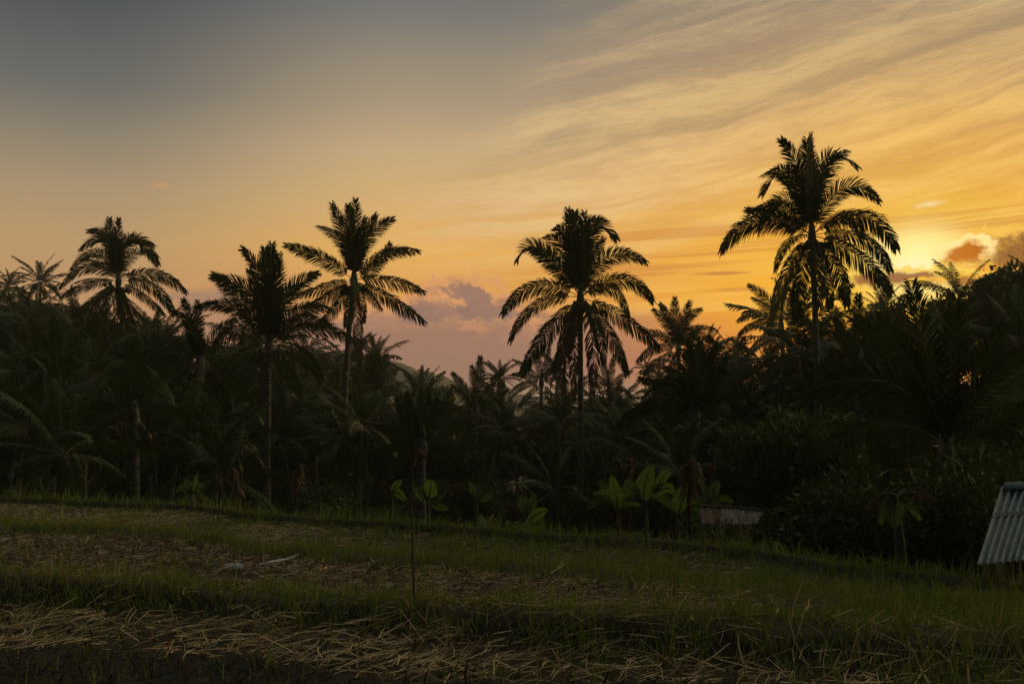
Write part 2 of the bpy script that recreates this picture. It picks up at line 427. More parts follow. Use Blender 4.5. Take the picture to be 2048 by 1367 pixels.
# far wooded hill beyond the valley
def build_hill():
    ys = np.linspace(330, 720, 50); us = np.linspace(-.60, .03, 330)
    Yg, Ug = np.meshgrid(ys, us, indexing='ij'); Xg = Ug * Yg
    Xp = 1024 + F * Ug
    top = slope(ip(Xp, [-180, 200, 560, 700, 760, 800, 850, 900, 940, 1000, 1070], [792, 740, 716, 704, 714, 729, 745, 761, 780, 790, 796])) * 480
    prof = np.exp(-((Yg - 480) / 90) ** 2)
    Zg = -9 + (top + 9) * prof + (np.abs(wav(Xg, Yg, .35)) * 2.6 + wav(Xg + 3, Yg, .9) * 1.0) * prof
    V = np.stack([Xg, Yg, Zg], -1).reshape(-1, 3); n, m = Yg.shape
    i = np.arange(n - 1)[:, None] * m; j = np.arange(m - 1)[None]
    Q = np.stack([i + j, i + j + 1, i + m + j + 1, i + m + j], -1).reshape(-1, 4)
    tag(obj('hill', mesh_from('hill', V, [Q], M['hill'])), kind='structure')
build_hill()

# ------------------------------------------------------------------ grass and straw
def px_of(x, y): return 1024 + F * x / y
def blades(name, x, y, h, w, lean, mt, rng, z0=None, flat=False, label=None, cat=None):
    n = len(x); z = ground(x, y) if z0 is None else z0
    B = np.stack([x, y, z - .01], -1); a = rng.uniform(0, 2 * pi, n)
    d = np.stack([np.cos(a), np.sin(a), 0 * a], -1); p = np.stack([-np.sin(a + 1.2), np.cos(a + 1.2), 0 * a], -1)
    h = h[:, None]; w = w[:, None]; lean = lean[:, None]
    up = np.array([0, 0, 1.])
    Mi = B + up * h * .55 * np.sqrt(np.maximum(1 - (lean * .5) ** 2, .05)) + d * h * lean * .3
    Ti = B + up * h * np.maximum(.12, 1 - lean * lean * .75) + d * h * lean * .95
    V = np.stack([B - p * w, B + p * w, Mi + p * w * .8, Mi - p * w * .8, Ti], 1).reshape(-1, 3)
    k = np.arange(n)[:, None] * 5
    me = mesh_from(name, V, [k + np.array([0, 1, 2, 3]), k + np.array([3, 2, 4])], mt)
    return tag(obj(name, me), label, cat, None, 'stuff')
def strands(name, x, y, L, w, lift, mt, rng, label, cat):
    """lying straws: slightly bent flat strips with a thickness of their own"""
    n = len(x); z = ground(x, y) + rng.uniform(.005, .05, n)
    a = np.where(rng.uniform(0, 1, n) < .6, rng.uniform(0, pi * 2, n), .35 + 1.1 * wav(x, y, 1.1) + rng.normal(0, .5, n)); e = rng.normal(0, 1, n) * lift
    d = np.stack([np.cos(a) * np.cos(e), np.sin(a) * np.cos(e), np.abs(np.sin(e))], -1)
    sd_ = np.stack([-np.sin(a), np.cos(a), 0 * a], -1); up = np.cross(d, sd_)
    C = np.stack([x, y, z], -1); L = L[:, None]; w = w[:, None]
    bend = rng.normal(0, .06, n)[:, None] * L
    P0 = C - d * L * .3; P1 = C + d * L * .2 + sd_ * bend; P2 = C + d * L * .7 + sd_ * bend * .2 - np.array([0, 0, 1.]) * np.abs(bend) * .5
    V = np.stack([P0 - sd_ * w, P0 + up * w * .9, P0 + sd_ * w, P1 - sd_ * w, P1 + up * w * .9, P1 + sd_ * w, P2 - sd_ * w * .6, P2 + up * w * .5, P2 + sd_ * w * .6], 1).reshape(-1, 3)
    k = np.arange(n)[:, None] * 9
    Q = np.concatenate([k + np.array(q) for q in ([0, 1, 4, 3], [1, 2, 5, 4], [3, 4, 7, 6], [4, 5, 8, 7])])
    return tag(obj(name, mesh_from(name, V, [Q], mt)), label, cat, None, 'stuff')

def zones(n, y0, y1, rng, umax=.60):
    y = np.sqrt(rng.uniform(y0 * y0, y1 * y1, n)); x = rng.uniform(-umax, umax, n) * y
    return x, y
def field_cover():
    rng = np.random.default_rng(11)
    # --- grass on banks
    x, y = zones(270000, 5.3, 17.5, rng); X = px_of(x, y)
    z1, z2, d1, t1, h1, d2, t2, h2, z3, ze, de = field_lines(X, x, y)
    pat = wav(x, y * 1.6, 1.1); pat2 = wav(x + 31, y * 1.4, 3.0) + .6 * wav(x + 11, y, 9.0)
    rightg = ss(1150, 1750, X)
    dens = np.zeros_like(x)
    on1 = (y > d1 - .15) & (y < t1 + .75); dens[on1] = .95
    in2 = (y > t1 + .75) & (y < d2 - .1); dens = np.where(in2, np.clip(.10 + .9 * rightg + .35 * (pat2 - .2), 0.05, 1), dens)
    on2 = (y >= d2 - .15) & (y < t2 + .8); dens = np.where(on2, .95, dens)
    in3 = (y >= t2 + .8) & (y < de - .3); dens = np.where(in3, np.clip(.28 + ss(500, 900, X) * .45 + .4 * pat, .05, 1), dens)
    on3 = (y >= de - .4) & (y < de + 1.2); dens = np.where(on3, .8, dens)
    near = (y < d1 - .15) & (y > 5.3); dens = np.where(near, .16 + .5 * ss(1500, 1950, X) + .07 * ss(900, 1200, X), dens)
    dens = dens * np.clip(.75 + .5 * pat2, .3, 1)
    k = rng.uniform(0, 1, len(x)) < dens * np.clip(1.25 - (y - 7) * .03, .6, 1)
    x, y, X, on1, p2 = x[k], y[k], X[k], on1[k], pat2[k]
    n = len(x)
    h = rng.gamma(3.2, .022, n) + .03; h *= np.clip(.85 + .5 * wav(x + 5, y * 1.3, 5.0) + .55 * wav(x + 2, y, 14.0), .3, 2.1); h *= 1 + .35 * ss(1500, 2000, X) + .25 * on1 * (p2 > .2)
    h = np.clip(h, .02, .32); h = np.where(rng.uniform(0, 1, n) < .015, h * 1.9 + .04, h)
    wd = rng.uniform(.0026, .0062, n); ln = rng.uniform(.15, .9, n)
    dr = rng.uniform(0, 1, n) < .10 + .22 * ss(-.2, .6, wav(x + 40, y * 1.5, 1.7))
    blades('dry_grass', x[dr], y[dr], h[dr] * 1.15, wd[dr] * .8, ln[dr], M['drygrass'], rng, label='yellowed dry blades mixed through the green grass', cat='grass')
    x, y, h, wd, ln = x[~dr], y[~dr], h[~dr], wd[~dr], ln[~dr]
    blades('grass', x, y, h, wd, ln, M['grass'], rng,
           label='green grass on the low banks between the straw strips', cat='grass')
    # --- taller weeds along the far edge of the field
    x, y = zones(60000, 8, 20, rng); X = px_of(x, y); de = field_lines(X, x, y)[10]
    k = (y > de - .1) & (y < de + 3.2) & (wav(x, y, 1.7) > -.35); x, y = x[k], y[k]; n = len(x)
    blades('tall_weeds', x, y, rng.uniform(.06, .30, n) * np.clip(1 + 1.1 * wav(x, y, 2.5), .3, 2.2), rng.uniform(.004, .009, n), rng.uniform(.2, .9, n), M['grass'], rng,
           label='tall dark weeds and long grass along the far edge of the field', cat='weeds')
    # --- rank undergrowth on the falling ground behind the field
    x, y = zones(110000, 12, 75, rng, .66); X = px_of(x, y); de = field_lines(X, x, y)[10]
    k = (y > de + 2.2); x, y = x[k], y[k]; n = len(x)
    blades('undergrowth', x, y, rng.uniform(.15, 1.0, n) * np.clip(.8 + .8 * wav(x, y, .9), .25, 1.6), rng.uniform(.02, .06, n), rng.uniform(.3, 1.0, n), M['undergrowth'], rng,
           label='rank ferny undergrowth covering the ground below the palms', cat='undergrowth')
    # --- straw
    x, y = zones(90000, 4.8, 17, rng); X = px_of(x, y)
    z1, z2, d1, t1, h1, d2, t2, h2, z3, ze, de = field_lines(X, x, y)
    pat = wav(x + 17, y * 1.5, 2.2); dn = np.zeros_like(x)
    near = y < d1 + .05
    dn = np.where(near, np.clip(.42 + .3 * pat, .14, 1) * (1 - .60 * ss(1550, 1950, X)) * (.45 + .55 * ss(-.1, .55, d1 - y)), dn)
    in1 = (y >= d1 + .05) & (y < t1 + .5); dn = np.where(in1, .07, dn)
    in2 = (y >= t1 + .5) & (y < d2); dn = np.where(in2, (.62 * (1 - .85 * ss(1300, 1700, X))) * np.clip(.8 + .6 * pat, .2, 1), dn)
    in3 = (y >= t2 + .6) & (y < de - .3); dn = np.where(in3, (.75 - .6 * ss(450, 900, X)) * np.clip(.7 + .8 * pat, 0, 1), dn)
    k = rng.uniform(0, 1, len(x)) < dn; x, y, X = x[k], y[k], X[k]
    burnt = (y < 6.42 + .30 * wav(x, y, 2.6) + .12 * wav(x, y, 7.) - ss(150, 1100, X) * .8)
    n = len(x); L = rng.gamma(2.2, .058, n) + .03; L = np.clip(L, .03, .42) * (1 - .45 * (y > 7.5)); w = rng.uniform(.0016, .0056, n) * np.where(y > 7.8, .75, 1)
    lf = np.where(rng.uniform(0, 1, n) < .2, .7, .2)
    kk = ~burnt
    strands('straw', x[kk], y[kk], L[kk], w[kk], lf[kk], M['straw'], rng, 'cut rice straw lying loose over the harvested strips', 'straw')
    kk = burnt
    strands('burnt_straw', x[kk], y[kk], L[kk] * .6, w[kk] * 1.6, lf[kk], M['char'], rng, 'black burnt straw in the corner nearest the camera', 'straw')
    # --- long stems hanging over and leaning on the near bank
    n = 420; X = rng.uniform(-100, 2150, n); d1 = field_lines(X)[2]; y = d1 + rng.uniform(-.45, .5, n); x = (X - 1024) / F * y
    k = rng.uniform(0, 1, n) < .25 + .75 * ss(700, 1100, X); x, y = x[k], y[k]; n = len(x)
    strands('long_stems', x, y, rng.uniform(.15, .5, n), rng.uniform(.0012, .0028, n), .75 * np.ones(n), M['straw'], rng, 'long pale straw stems leaning over the near bank', 'straw')
    # --- cut stubble tufts standing in rows
    xs = []; ys = []
    for yy in np.arange(4.7, 13, .24):
        for xx in np.arange(-yy * .6, yy * .6, .24):
            xs.append(xx + rng.normal(0, .03)); ys.append(yy + rng.normal(0, .03))
    xs = np.array(xs); ys = np.array(ys); X = px_of(xs, ys); z1, z2, d1, t1, h1, d2, *_ = field_lines(X, xs, ys)
    k = ((ys < d1 - .1) | ((ys > t1 + .6) & (ys < d2 - .1) & (X < 1350))) & (X < 1900)
    xs, ys = xs[k], ys[k]; x = np.repeat(xs, 16) + rng.normal(0, .022, len(xs) * 16); y = np.repeat(ys, 16) + rng.normal(0, .022, len(xs) * 16)
    n = len(x)
    blades('rice_stubble', x, y, rng.uniform(.04, .15, n), rng.uniform(.002, .004, n), rng.uniform(.1, .7, n), M['dry'], rng,
           label='short brown stumps of cut rice in rows under the straw', cat='stubble')
field_cover()

# ------------------------------------------------------------------ evening haze
def build_haze():
    m = bpy.data.materials.new('haze'); m.use_nodes = True; t = m.node_tree; t.nodes.clear()
    out = t.nodes.new('ShaderNodeOutputMaterial'); p = t.nodes.new('ShaderNodeVolumePrincipled')
    p.inputs['Density'].default_value = HAZE; p.inputs['Color'].default_value = (.88, .90, .90, 1); p.inputs['Anisotropy'].default_value = .3
    t.links.new(p.outputs[0], out.inputs['Volume'])
    mb = MB(); mb.box([0, 1500, 3], [5200, 1950, 17]); o = obj('haze', mb.mesh('haze', [m])); tag(o, kind='stuff')
HAZE = .0004
build_haze()

# ------------------------------------------------------------------ palm fronds
def nrm(v): return v / (np.linalg.norm(v, axis=-1, keepdims=True) + 1e-9)
def frond(mb, P0, Pm, Pt, rng, S0=None, beta=0.0, nl=100, droop=.35, wid=.018, bare=.12, leaf=.15, ang=(56, 30), mi=(0, 1), fold=1.0, ribr=.022, ragged=.08, fwd=1.0):
    P0, Pm, Pt = (np.asarray(a, float) for a in (P0, Pm, Pt))
    a_, b_ = np.linalg.norm(Pm - P0), np.linalg.norm(Pt - Pm); L = a_ + b_; tm = min(.66, max(.34, a_ / L))
    C = (Pm - (1 - tm) ** 2 * P0 - tm * tm * Pt) / (2 * tm * (1 - tm))
    tt_ = np.linspace(0, 1, 60)[:, None]; cc_ = (1 - tt_) ** 2 * P0 + 2 * tt_ * (1 - tt_) * C + tt_ * tt_ * Pt
    sl_ = np.concatenate([[0], np.cumsum(np.linalg.norm(np.diff(cc_, axis=0), axis=1))]); sl_ /= sl_[-1]
    arc = lambda s: np.interp(s, sl_, tt_[:, 0])              # even spacing along the rib
    def cur(t): t = t[:, None]; return (1 - t) ** 2 * P0 + 2 * t * (1 - t) * C + t * t * Pt
    def tan_(t): t = t[:, None]; return nrm(2 * (1 - t) * (C - P0) + 2 * t * (Pt - C))
    tr = np.linspace(0, 1, 12)
    mb.tube(cur(tr), ribr * (1 - tr * .82) * L / 4.5, 5, mi[1])
    sides = []
    for s in (-1, 1):
        t = bare + (1 - bare) * (np.arange(nl) + rng.uniform(-.3, .3, nl) + .5) / nl
        t = np.clip(t, 0, .995); u = (t - bare) / (1 - bare)
        keep = rng.uniform(0, 1, nl) > ragged; t, u = t[keep], u[keep]; n = len(t)
        t = arc(t); T = tan_(t); P = cur(t)
        if S0 is None:
            hv = np.array([Pt[0] - P0[0], Pt[1] - P0[1], 0]) + 1e-4; hv = nrm(hv); S = np.cross(hv, [0, 0, 1.]); S = np.tile(S, (n, 1))
        else: S = np.tile(S0, (n, 1))
        S = nrm(S - T * (S * T).sum(-1, keepdims=True)); Nn = np.cross(S, T)
        Nn = np.where(Nn[:, 2:3] < 0, -Nn, Nn)
        b = beta; Sb = S * cos(b) + Nn * sin(b); Nb = np.cross(Sb, T); Nb = np.where(Nb[:, 2:3] < 0, -Nb, Nb)
        l = L * leaf * (.30 + .80 * np.sin(pi * np.clip(u * .86 + .12, 0, 1)) ** .8) * rng.uniform(.82, 1.1, n)
        a = np.radians(ang[0] - ang[1] * u * fwd + rng.normal(0, 3, n))[:, None]
        d = nrm(s * Sb * np.sin(a) + T * np.cos(a) + Nb * rng.normal(.04, .05, n)[:, None] * fold)
        dr = (droop * rng.uniform(.5, 1.5, n))[:, None]; l = l[:, None]
        g = np.array([0, 0, -1.])
        M1 = P + d * l * .45 + g * dr * l * .10
        M2 = M1 + nrm(d + g * dr * .9) * l * .30
        T3 = M2 + nrm(d + g * dr * 2.2) * l * .28
        Wv = nrm(np.cross(d, Nb)) * wid * (L / 4.5)
        V = np.stack([P - Wv * .5, P + Wv * .5, M1 - Wv, M1 + Wv, M2 - Wv * .8, M2 + Wv * .8, T3], 1).reshape(-1, 3)
        k = np.arange(n)[:, None] * 7
        mb.add(V, np.vstack([k + np.array([0, 1, 3, 2]), k + np.array([2, 3, 5, 4])]), k + np.array([4, 5, 6]), mi[0])

def trunk_mesh(P, r0, r1, rng, name='trunk'):
    P = np.asarray(P, float); n = 40; t = np.linspace(0, 1, n)
    a, b, c = P; C = 2 * b - .5 * (a + c); tt = t[:, None]
    cu = (1 - tt) ** 2 * a + 2 * tt * (1 - tt) * C + tt * tt * c
    H = np.linalg.norm(c - a)
    r = r0 + (r1 - r0) * t + r0 * .7 * np.exp(-t * H / .5) + .010 * (np.arange(n) % 2)
    mb = MB(); mb.tube(cu, r, 9, 0); return mb.mesh(name, [M['bark']], True)
def bunch(mb, c, rng, n=6, r=.105, spread=.2, m=0):
    for k in range(n):
        p = c + rng.normal(0, 1, 3) * spread * np.array([1, 1, .6])
        th = np.linspace(0, pi, 6); P = np.stack([0 * th, 0 * th, -np.cos(th) * r * 1.2], -1) + p
        mb.tube(P, np.maximum(np.sin(th) * r, .01), 7, m)
        mb.tube(np.array([c + [0, 0, .1], (p + c) / 2 + [0, 0, .15], p + [0, 0, r]]), .012, 4, m)

HEROES = []
def hero(name_lab, cx, cy, Y, fr, base=None, seed=1, L=None, tr=.17, group=None, coco=2, extra=6, dead=(), wid=.0205, nl=120, leaf=.162, ang=(56, 30), bend=.4, drp=.45, thin=()):
    rng = np.random.default_rng(seed)
    Cw = at(cx, cy, Y); bx, by = base if base else (cx + rng.uniform(-6, 6), 0)
    bX = (bx - 1024) / F * Y; bz = gz(bX, Y)
    root = empty('palm_tree', (bX, Y, bz)); tag(root, name_lab, 'palm tree', group)
    O = np.array([bX, Y, bz]); rel = lambda p: np.asarray(p, float) - O
    H = Cw[2] - bz
    mid = (O + Cw) / 2 + np.array([rng.normal(0, .10) * bend, 0, 0]) * H * .25
    obj('trunk', trunk_mesh([[0, 0, -.3], rel(mid), rel(Cw)], tr, tr * .72, rng), root)
    pr = [sqrt((tx - cx) ** 2 + (ty - cy) ** 2) / F * Y for (_, _, tx, ty) in fr]
    if L is None: L = np.percentile(pr, 80) * 1.12
    sg = 1
    def add(P1, Pm, Pt, beta, drooping, mt='palm', S0=None, lf=leaf, rag=.08, wd=wid, nm='frond'):
        mb = MB(); frond(mb, rel(P1), rel(Pm), rel(Pt), rng, S0=S0, beta=beta, nl=nl, droop=drooping, leaf=lf, ang=ang, ragged=rag, wid=wd)
        o = obj(nm, mb.mesh(nm, [M[mt], M['rib'] if mt == 'palm' else M['dry']]), root); return o
    for i, (mx, my, tx, ty) in enumerate(fr):
        pm = sqrt((mx - cx) ** 2 + (my - cy) ** 2) / F * Y + sqrt((tx - mx) ** 2 + (ty - my) ** 2) / F * Y
        dep = sqrt(max(0, (L * 1.02) ** 2 - pm ** 2)) * .55; sg = -sg
        dep = dep * sg
        tx, ty = tx + (tx - mx) * .10, ty + (ty - my) * .10
        Pm = at(mx, my, Y + dep * .55); Pt = at(tx, ty, Y + dep)
        T = nrm(Pt - Cw); S0 = np.cross(T, [0, 1., 0]); S0 = nrm(S0 + .15 * np.array([rng.normal(), rng.normal(), 0]))
        down = ty > cy + 20
        add(Cw, Pm, Pt, rng.uniform(-.5, .5), drp * (1.7 if down else (.55 if ty < cy - 60 else 1.1)) * rng.uniform(.7, 1.3), S0=S0)
    for i in range(extra // 3):
        az = rng.uniform(0, 2 * pi); el = radians(rng.uniform(-35, 72)); l = L * rng.uniform(.55, .9); dl = radians(rng.uniform(30, 75))
        az = (pi / 2 if i % 2 else -pi / 2) + rng.normal(0, .45)
        h = np.array([cos(az), sin(az), 0]); dr = lambda e: h * cos(e) + np.array([0, 0, 1.]) * sin(e)
        Pm = Cw + l * .5 * dr(el - dl * .25); Pt = Pm + l * .5 * dr(el - dl * .75)
        add(Cw, Pm, Pt, rng.uniform(-.6, .6), drp)
    for (x0, y0, x1, y1) in dead:                        # withered fronds hanging beside the trunk
        A = at(x0, y0, Y - .3); B = at(x1, y1, Y - .25)
        add(Cw, A + (0, 0, 0), B, .3, 1.6, 'dry', lf=.13, rag=.3, S0=np.array([1., .2, 0]), nm='dead_frond')
    if coco:
        for k in range(coco):
            mb = MB(); a = rng.uniform(0, 2 * pi) if coco > 2 else (0 if k else pi)
            bunch(mb, np.array([cos(a) * .42, sin(a) * .3, -.45]) + rel(Cw), rng)
            obj('coconut_bunch', mb.mesh('coconut_bunch', [M['coconut']], True), root)
    # fibrous heart of the crown
    mb = MB(); P = np.array([rel(Cw) + [0, 0, -.5], rel(Cw) + [0, 0, -.1], rel(Cw) + [0, 0, .35], rel(Cw) + [0, 0, .8]])
    mb.tube(P, [tr * .7, tr * 1.2, tr * .8, .03], 8, 0)
    obj('crown_heart', mb.mesh('crown_heart', [M['bark']], True), root)
    HEROES.append(root); return root

hero('tall palm at the left with a rounded crown over the hillside', 237, 562, 60,
     [(234, 500, 237, 443), (222, 500, 219, 442), (212, 470, 180, 462), (204, 476, 163, 498), (192, 505, 146, 536), (180, 534, 125, 572), (180, 566, 126, 592),
      (258, 480, 303, 490), (268, 478, 312, 524), (300, 545, 366, 580), (298, 568, 344, 622), (282, 588, 325, 625), (200, 590, 150, 628), (195, 610, 180, 660),
      (212, 610, 192, 652), (262, 612, 295, 642), (252, 625, 275, 660), (286, 500, 316, 512), (222, 540, 168, 520)],
     base=(248, 900), seed=3, dead=[(232, 620, 233, 672), (254, 625, 260, 690)], extra=8)
hero('mid height palm at the left with wide raised fronds', 538, 690, 43,
     [(540, 590, 543, 498), (534, 590, 530, 505), (548, 590, 556, 516), (514, 540, 487, 502), (505, 590, 432, 556), (480, 598, 430, 553), (460, 612, 400, 614),
      (588, 575, 632, 548), (608, 618, 660, 620), (640, 655, 702, 680), (604, 706, 640, 755), (478, 712, 440, 760), (500, 730, 478, 800), (575, 735, 600, 790),
      (520, 600, 500, 545), (566, 590, 604, 570), (600, 640, 655, 650), (470, 660, 425, 700), (553, 740, 560, 800)],
     base=(540, 940), seed=4, extra=7, dead=[(525, 740, 520, 790)])
hero('tall slender palm left of centre with coconuts and a hanging dead frond', 708, 560, 50,
     [(710, 480, 711, 407), (702, 480, 697, 416), (684, 458, 666, 412), (680, 478, 640, 454), (640, 515, 577, 492), (740, 470, 782, 440), (726, 480, 750, 434),
      (778, 505, 832, 502), (782, 560, 842, 580), (790, 602, 845, 640), (740, 590, 762, 615), (650, 573, 600, 588), (660, 590, 608, 612), (664, 622, 632, 652),
      (700, 610, 692, 650), (722, 600, 727, 640), (716, 490, 730, 440), (752, 530, 778, 490)],
     base=(690, 930), seed=8, dead=[(714, 630, 720, 735)], coco=4, extra=7, drp=.4)
hero('tallest central palm with a full crown and dead fronds hanging by the trunk', 1161, 594, 45,
     [(1146, 500, 1137, 426), (1152, 500, 1150, 430), (1128, 466, 1107, 458), (1060, 492, 1036, 520), (1112, 480, 1085, 476), (1180, 450, 1211, 442), (1197, 452, 1230, 476),
      (1238, 508, 1287, 522), (1256, 560, 1302, 598), (1225, 576, 1255, 630), (1243, 632, 1312, 690), (1210, 652, 1250, 738), (1062, 574, 1010, 622), (1076, 606, 1025, 674),
      (1106, 648, 1048, 738), (1138, 664, 1108, 735), (1165, 500, 1168, 432), (1100, 520, 1062, 498), (1190, 640, 1205, 720), (1146, 650, 1134, 700), (1186, 520, 1205, 480)],
     base=(1160, 1090), seed=12, dead=[(1134, 650, 1130, 785), (1180, 650, 1182, 805), (1150, 680, 1148, 790)], coco=5, extra=8, tr=.15)
hero('tallest palm at the right in front of the sunset glow', 1624, 470, 38,
     [(1622, 380, 1622, 280), (1618, 380, 1614, 288), (1600, 340, 1566, 284), (1556, 352, 1526, 386), (1572, 345, 1528, 350), (1540, 410, 1502, 424), (1500, 446, 1447, 496),
      (1580, 478, 1553, 536), (1571, 545, 1544, 626), (1600, 560, 1592, 632), (1664, 312, 1710, 332), (1650, 340, 1690, 305), (1705, 373, 1754, 400), (1738, 436, 1788, 492),
      (1730, 478, 1776, 536), (1722, 516, 1778, 578), (1676, 540, 1692, 605), (1652, 550, 1660, 610), (1690, 430, 1722, 470), (1560, 400, 1520, 455), (1570, 440, 1500, 420)],
     base=(1637, 900), seed=21, coco=5, extra=6, tr=.14, L=4.4)
hero('mid height palm against orange sky between the two tallest palms', 1357, 700, 66,
     [(1352, 650, 1350, 600), (1366, 650, 1379, 606), (1330, 640, 1308, 620), (1325, 672, 1285, 662), (1318, 692, 1278, 720), (1396, 655, 1431, 658), (1392, 668, 1426, 684),
      (1325, 715, 1290, 745), (1345, 730, 1335, 770), (1380, 720, 1405, 750), (1340, 640, 1322, 610), (1372, 640, 1400, 620)], seed=31, coco=2, extra=5, leaf=.17)
hero('palm behind the foot of the right hand tallest palm', 1562, 650, 62,
     [(1535, 600, 1500, 572), (1530, 612, 1506, 596), (1515, 625, 1479, 640), (1516, 645, 1480, 668), (1520, 680, 1498, 705), (1560, 600, 1552, 560), (1585, 600, 1600, 565),
      (1600, 620, 1625, 605), (1605, 645, 1640, 668), (1545, 690, 1535, 730), (1580, 690, 1590, 725), (1600, 680, 1615, 710)], base=(1576, 800), seed=33, coco=2, extra=5, leaf=.17)
hero('palm with drooping fronds standing left, below its taller neighbour', 400, 726, 38,
     [(372, 640, 347, 622), (385, 650, 368, 602), (396, 650, 395, 606), (340, 715, 290, 740), (345, 760, 320, 820), (375, 790, 360, 862), (415, 800, 420, 872), (450, 790, 472, 868),
      (466, 760, 502, 850), (455, 715, 512, 742), (440, 660, 470, 640), (350, 680, 305, 690), (330, 740, 300, 790)], base=(392, 1020), seed=36, coco=3, extra=5, drp=.7)
hero('low dark palm in the left grove with a bare lit lower frond', 268, 838, 30,
     [(262, 770, 258, 690), (240, 780, 205, 730), (225, 810, 165, 800), (215, 850, 150, 880), (240, 880, 205, 950), (300, 780, 340, 740), (320, 815, 375, 830), (325, 865, 385, 945),
      (295, 885, 300, 940), (280, 770, 290, 710)], base=(268, 1010), seed=38, coco=2, extra=5, drp=.6)
hero('shadowed palm at the far left behind the grove', 113, 752, 42,
     [(113, 700, 108, 640), (90, 700, 62, 645), (70, 730, 20, 720), (70, 765, 28, 800), (90, 800, 70, 860), (140, 700, 165, 660), (160, 735, 205, 740), (150, 780, 185, 830), (120, 800, 128, 860)],
     base=(114, 980), seed=40, coco=2, extra=5, drp=.6)
hero('feathery palm in the valley left of the central palm', 952, 822, 58,
     [(958, 770, 960, 718), (950, 775, 944, 735), (930, 780, 907, 748), (925, 790, 905, 770), (978, 780, 1002, 742), (915, 815, 880, 800), (915, 840, 885, 870), (985, 815, 1022, 832),
      (985, 800, 1015, 778), (965, 860, 985, 900), (935, 860, 925, 900)], base=(945, 900), seed=42, coco=2, extra=5, leaf=.17)
hero('palm half hidden behind the left fronds of the central palm', 1083, 765, 72,
     [(1078, 735, 1074, 700), (1055, 735, 1030, 720), (1052, 750, 1027, 748), (1050, 768, 1022, 782), (1060, 785, 1040, 810), (1105, 735, 1120, 712), (1112, 755, 1135, 762), (1105, 790, 1125, 820), (1092, 730, 1098, 695)],
     seed=44, coco=0, extra=5, leaf=.17)
hero('palm standing right behind the central trunk in the valley', 1218, 778, 70,
     [(1200, 755, 1186, 738), (1195, 765, 1182, 775), (1222, 745, 1228, 712), (1240, 755, 1262, 742), (1242, 775, 1262, 792), (1215, 805, 1205, 832), (1235, 800, 1248, 830), (1210, 745, 1205, 715)],
     seed=46, coco=0, extra=5, leaf=.17)
hero('large spreading palm right of the central trunk with arching green fronds', 1389, 834, 33,
     [(1340, 760, 1290, 792), (1322, 806, 1242, 850), (1375, 760, 1380, 690), (1392, 760, 1400, 688), (1405, 760, 1432, 696), (1436, 766, 1484, 742), (1450, 790, 1496, 790), (1438, 850, 1480, 880),
      (1330, 840, 1290, 890), (1360, 760, 1330, 735), (1418, 780, 1450, 720), (1350, 790, 1285, 760)], base=(1397, 1000), seed=50, coco=2, extra=7, drp=.45, wid=.024)
hero('stocky palm in the valley with upright dark fronds', 842, 890, 30,
     [(838, 850, 842, 795), (818, 850, 795, 800), (862, 850, 873, 800), (800, 868, 755, 850), (795, 890, 745, 905), (885, 865, 930, 845), (895, 890, 948, 890), (885, 910, 925, 950), (800, 915, 770, 955),
      (850, 850, 858, 790), (826, 850, 815, 790)], seed=52, coco=0, extra=5, drp=.45)
hero('dark palm beside the far hill with a bushy rounded crown', 755, 790, 64,
     [(752, 750, 755, 712), (735, 755, 715, 740), (730, 775, 702, 790), (775, 755, 792, 738), (780, 778, 805, 788), (740, 810, 722, 838), (772, 810, 790, 840), (765, 750, 772, 712), (742, 750, 738, 715)],
     seed=54, coco=2, extra=5, leaf=.24)
# big palm close to the camera at the right
hero('huge near palm at the right edge with long dark fronds fanning out', 1893, 895, 18,
     [(1866, 760, 1828, 590), (1880, 750, 1866, 625), (1900, 760, 1912, 610), (1830, 760, 1722, 648), (1790, 770, 1600, 790), (1800, 850, 1640, 900), (1940, 770, 2000, 660), (1975, 790, 2090, 720),
      (1990, 840, 2120, 800), (1800, 900, 1690, 960),  (1840, 760, 1765, 650), (1815, 800, 1690, 735), (1945, 800, 2050, 700)],
     base=(1900, 1100), seed=60, coco=0, extra=0, drp=.35, wid=.012, nl=140, L=4.6, tr=.12, leaf=.17, ang=(44, 22))
hero('young palm behind the near right palm with feathery raised fronds', 1722, 745, 30,
     [(1718, 690, 1717, 598), (1700, 700, 1672, 640), (1740, 700, 1772, 655), (1680, 730, 1622, 745), (1690, 760, 1640, 800), (1765, 735, 1812, 745), (1750, 770, 1785, 815), (1728, 690, 1742, 635)],
     seed=62, coco=0, extra=5, drp=.5)

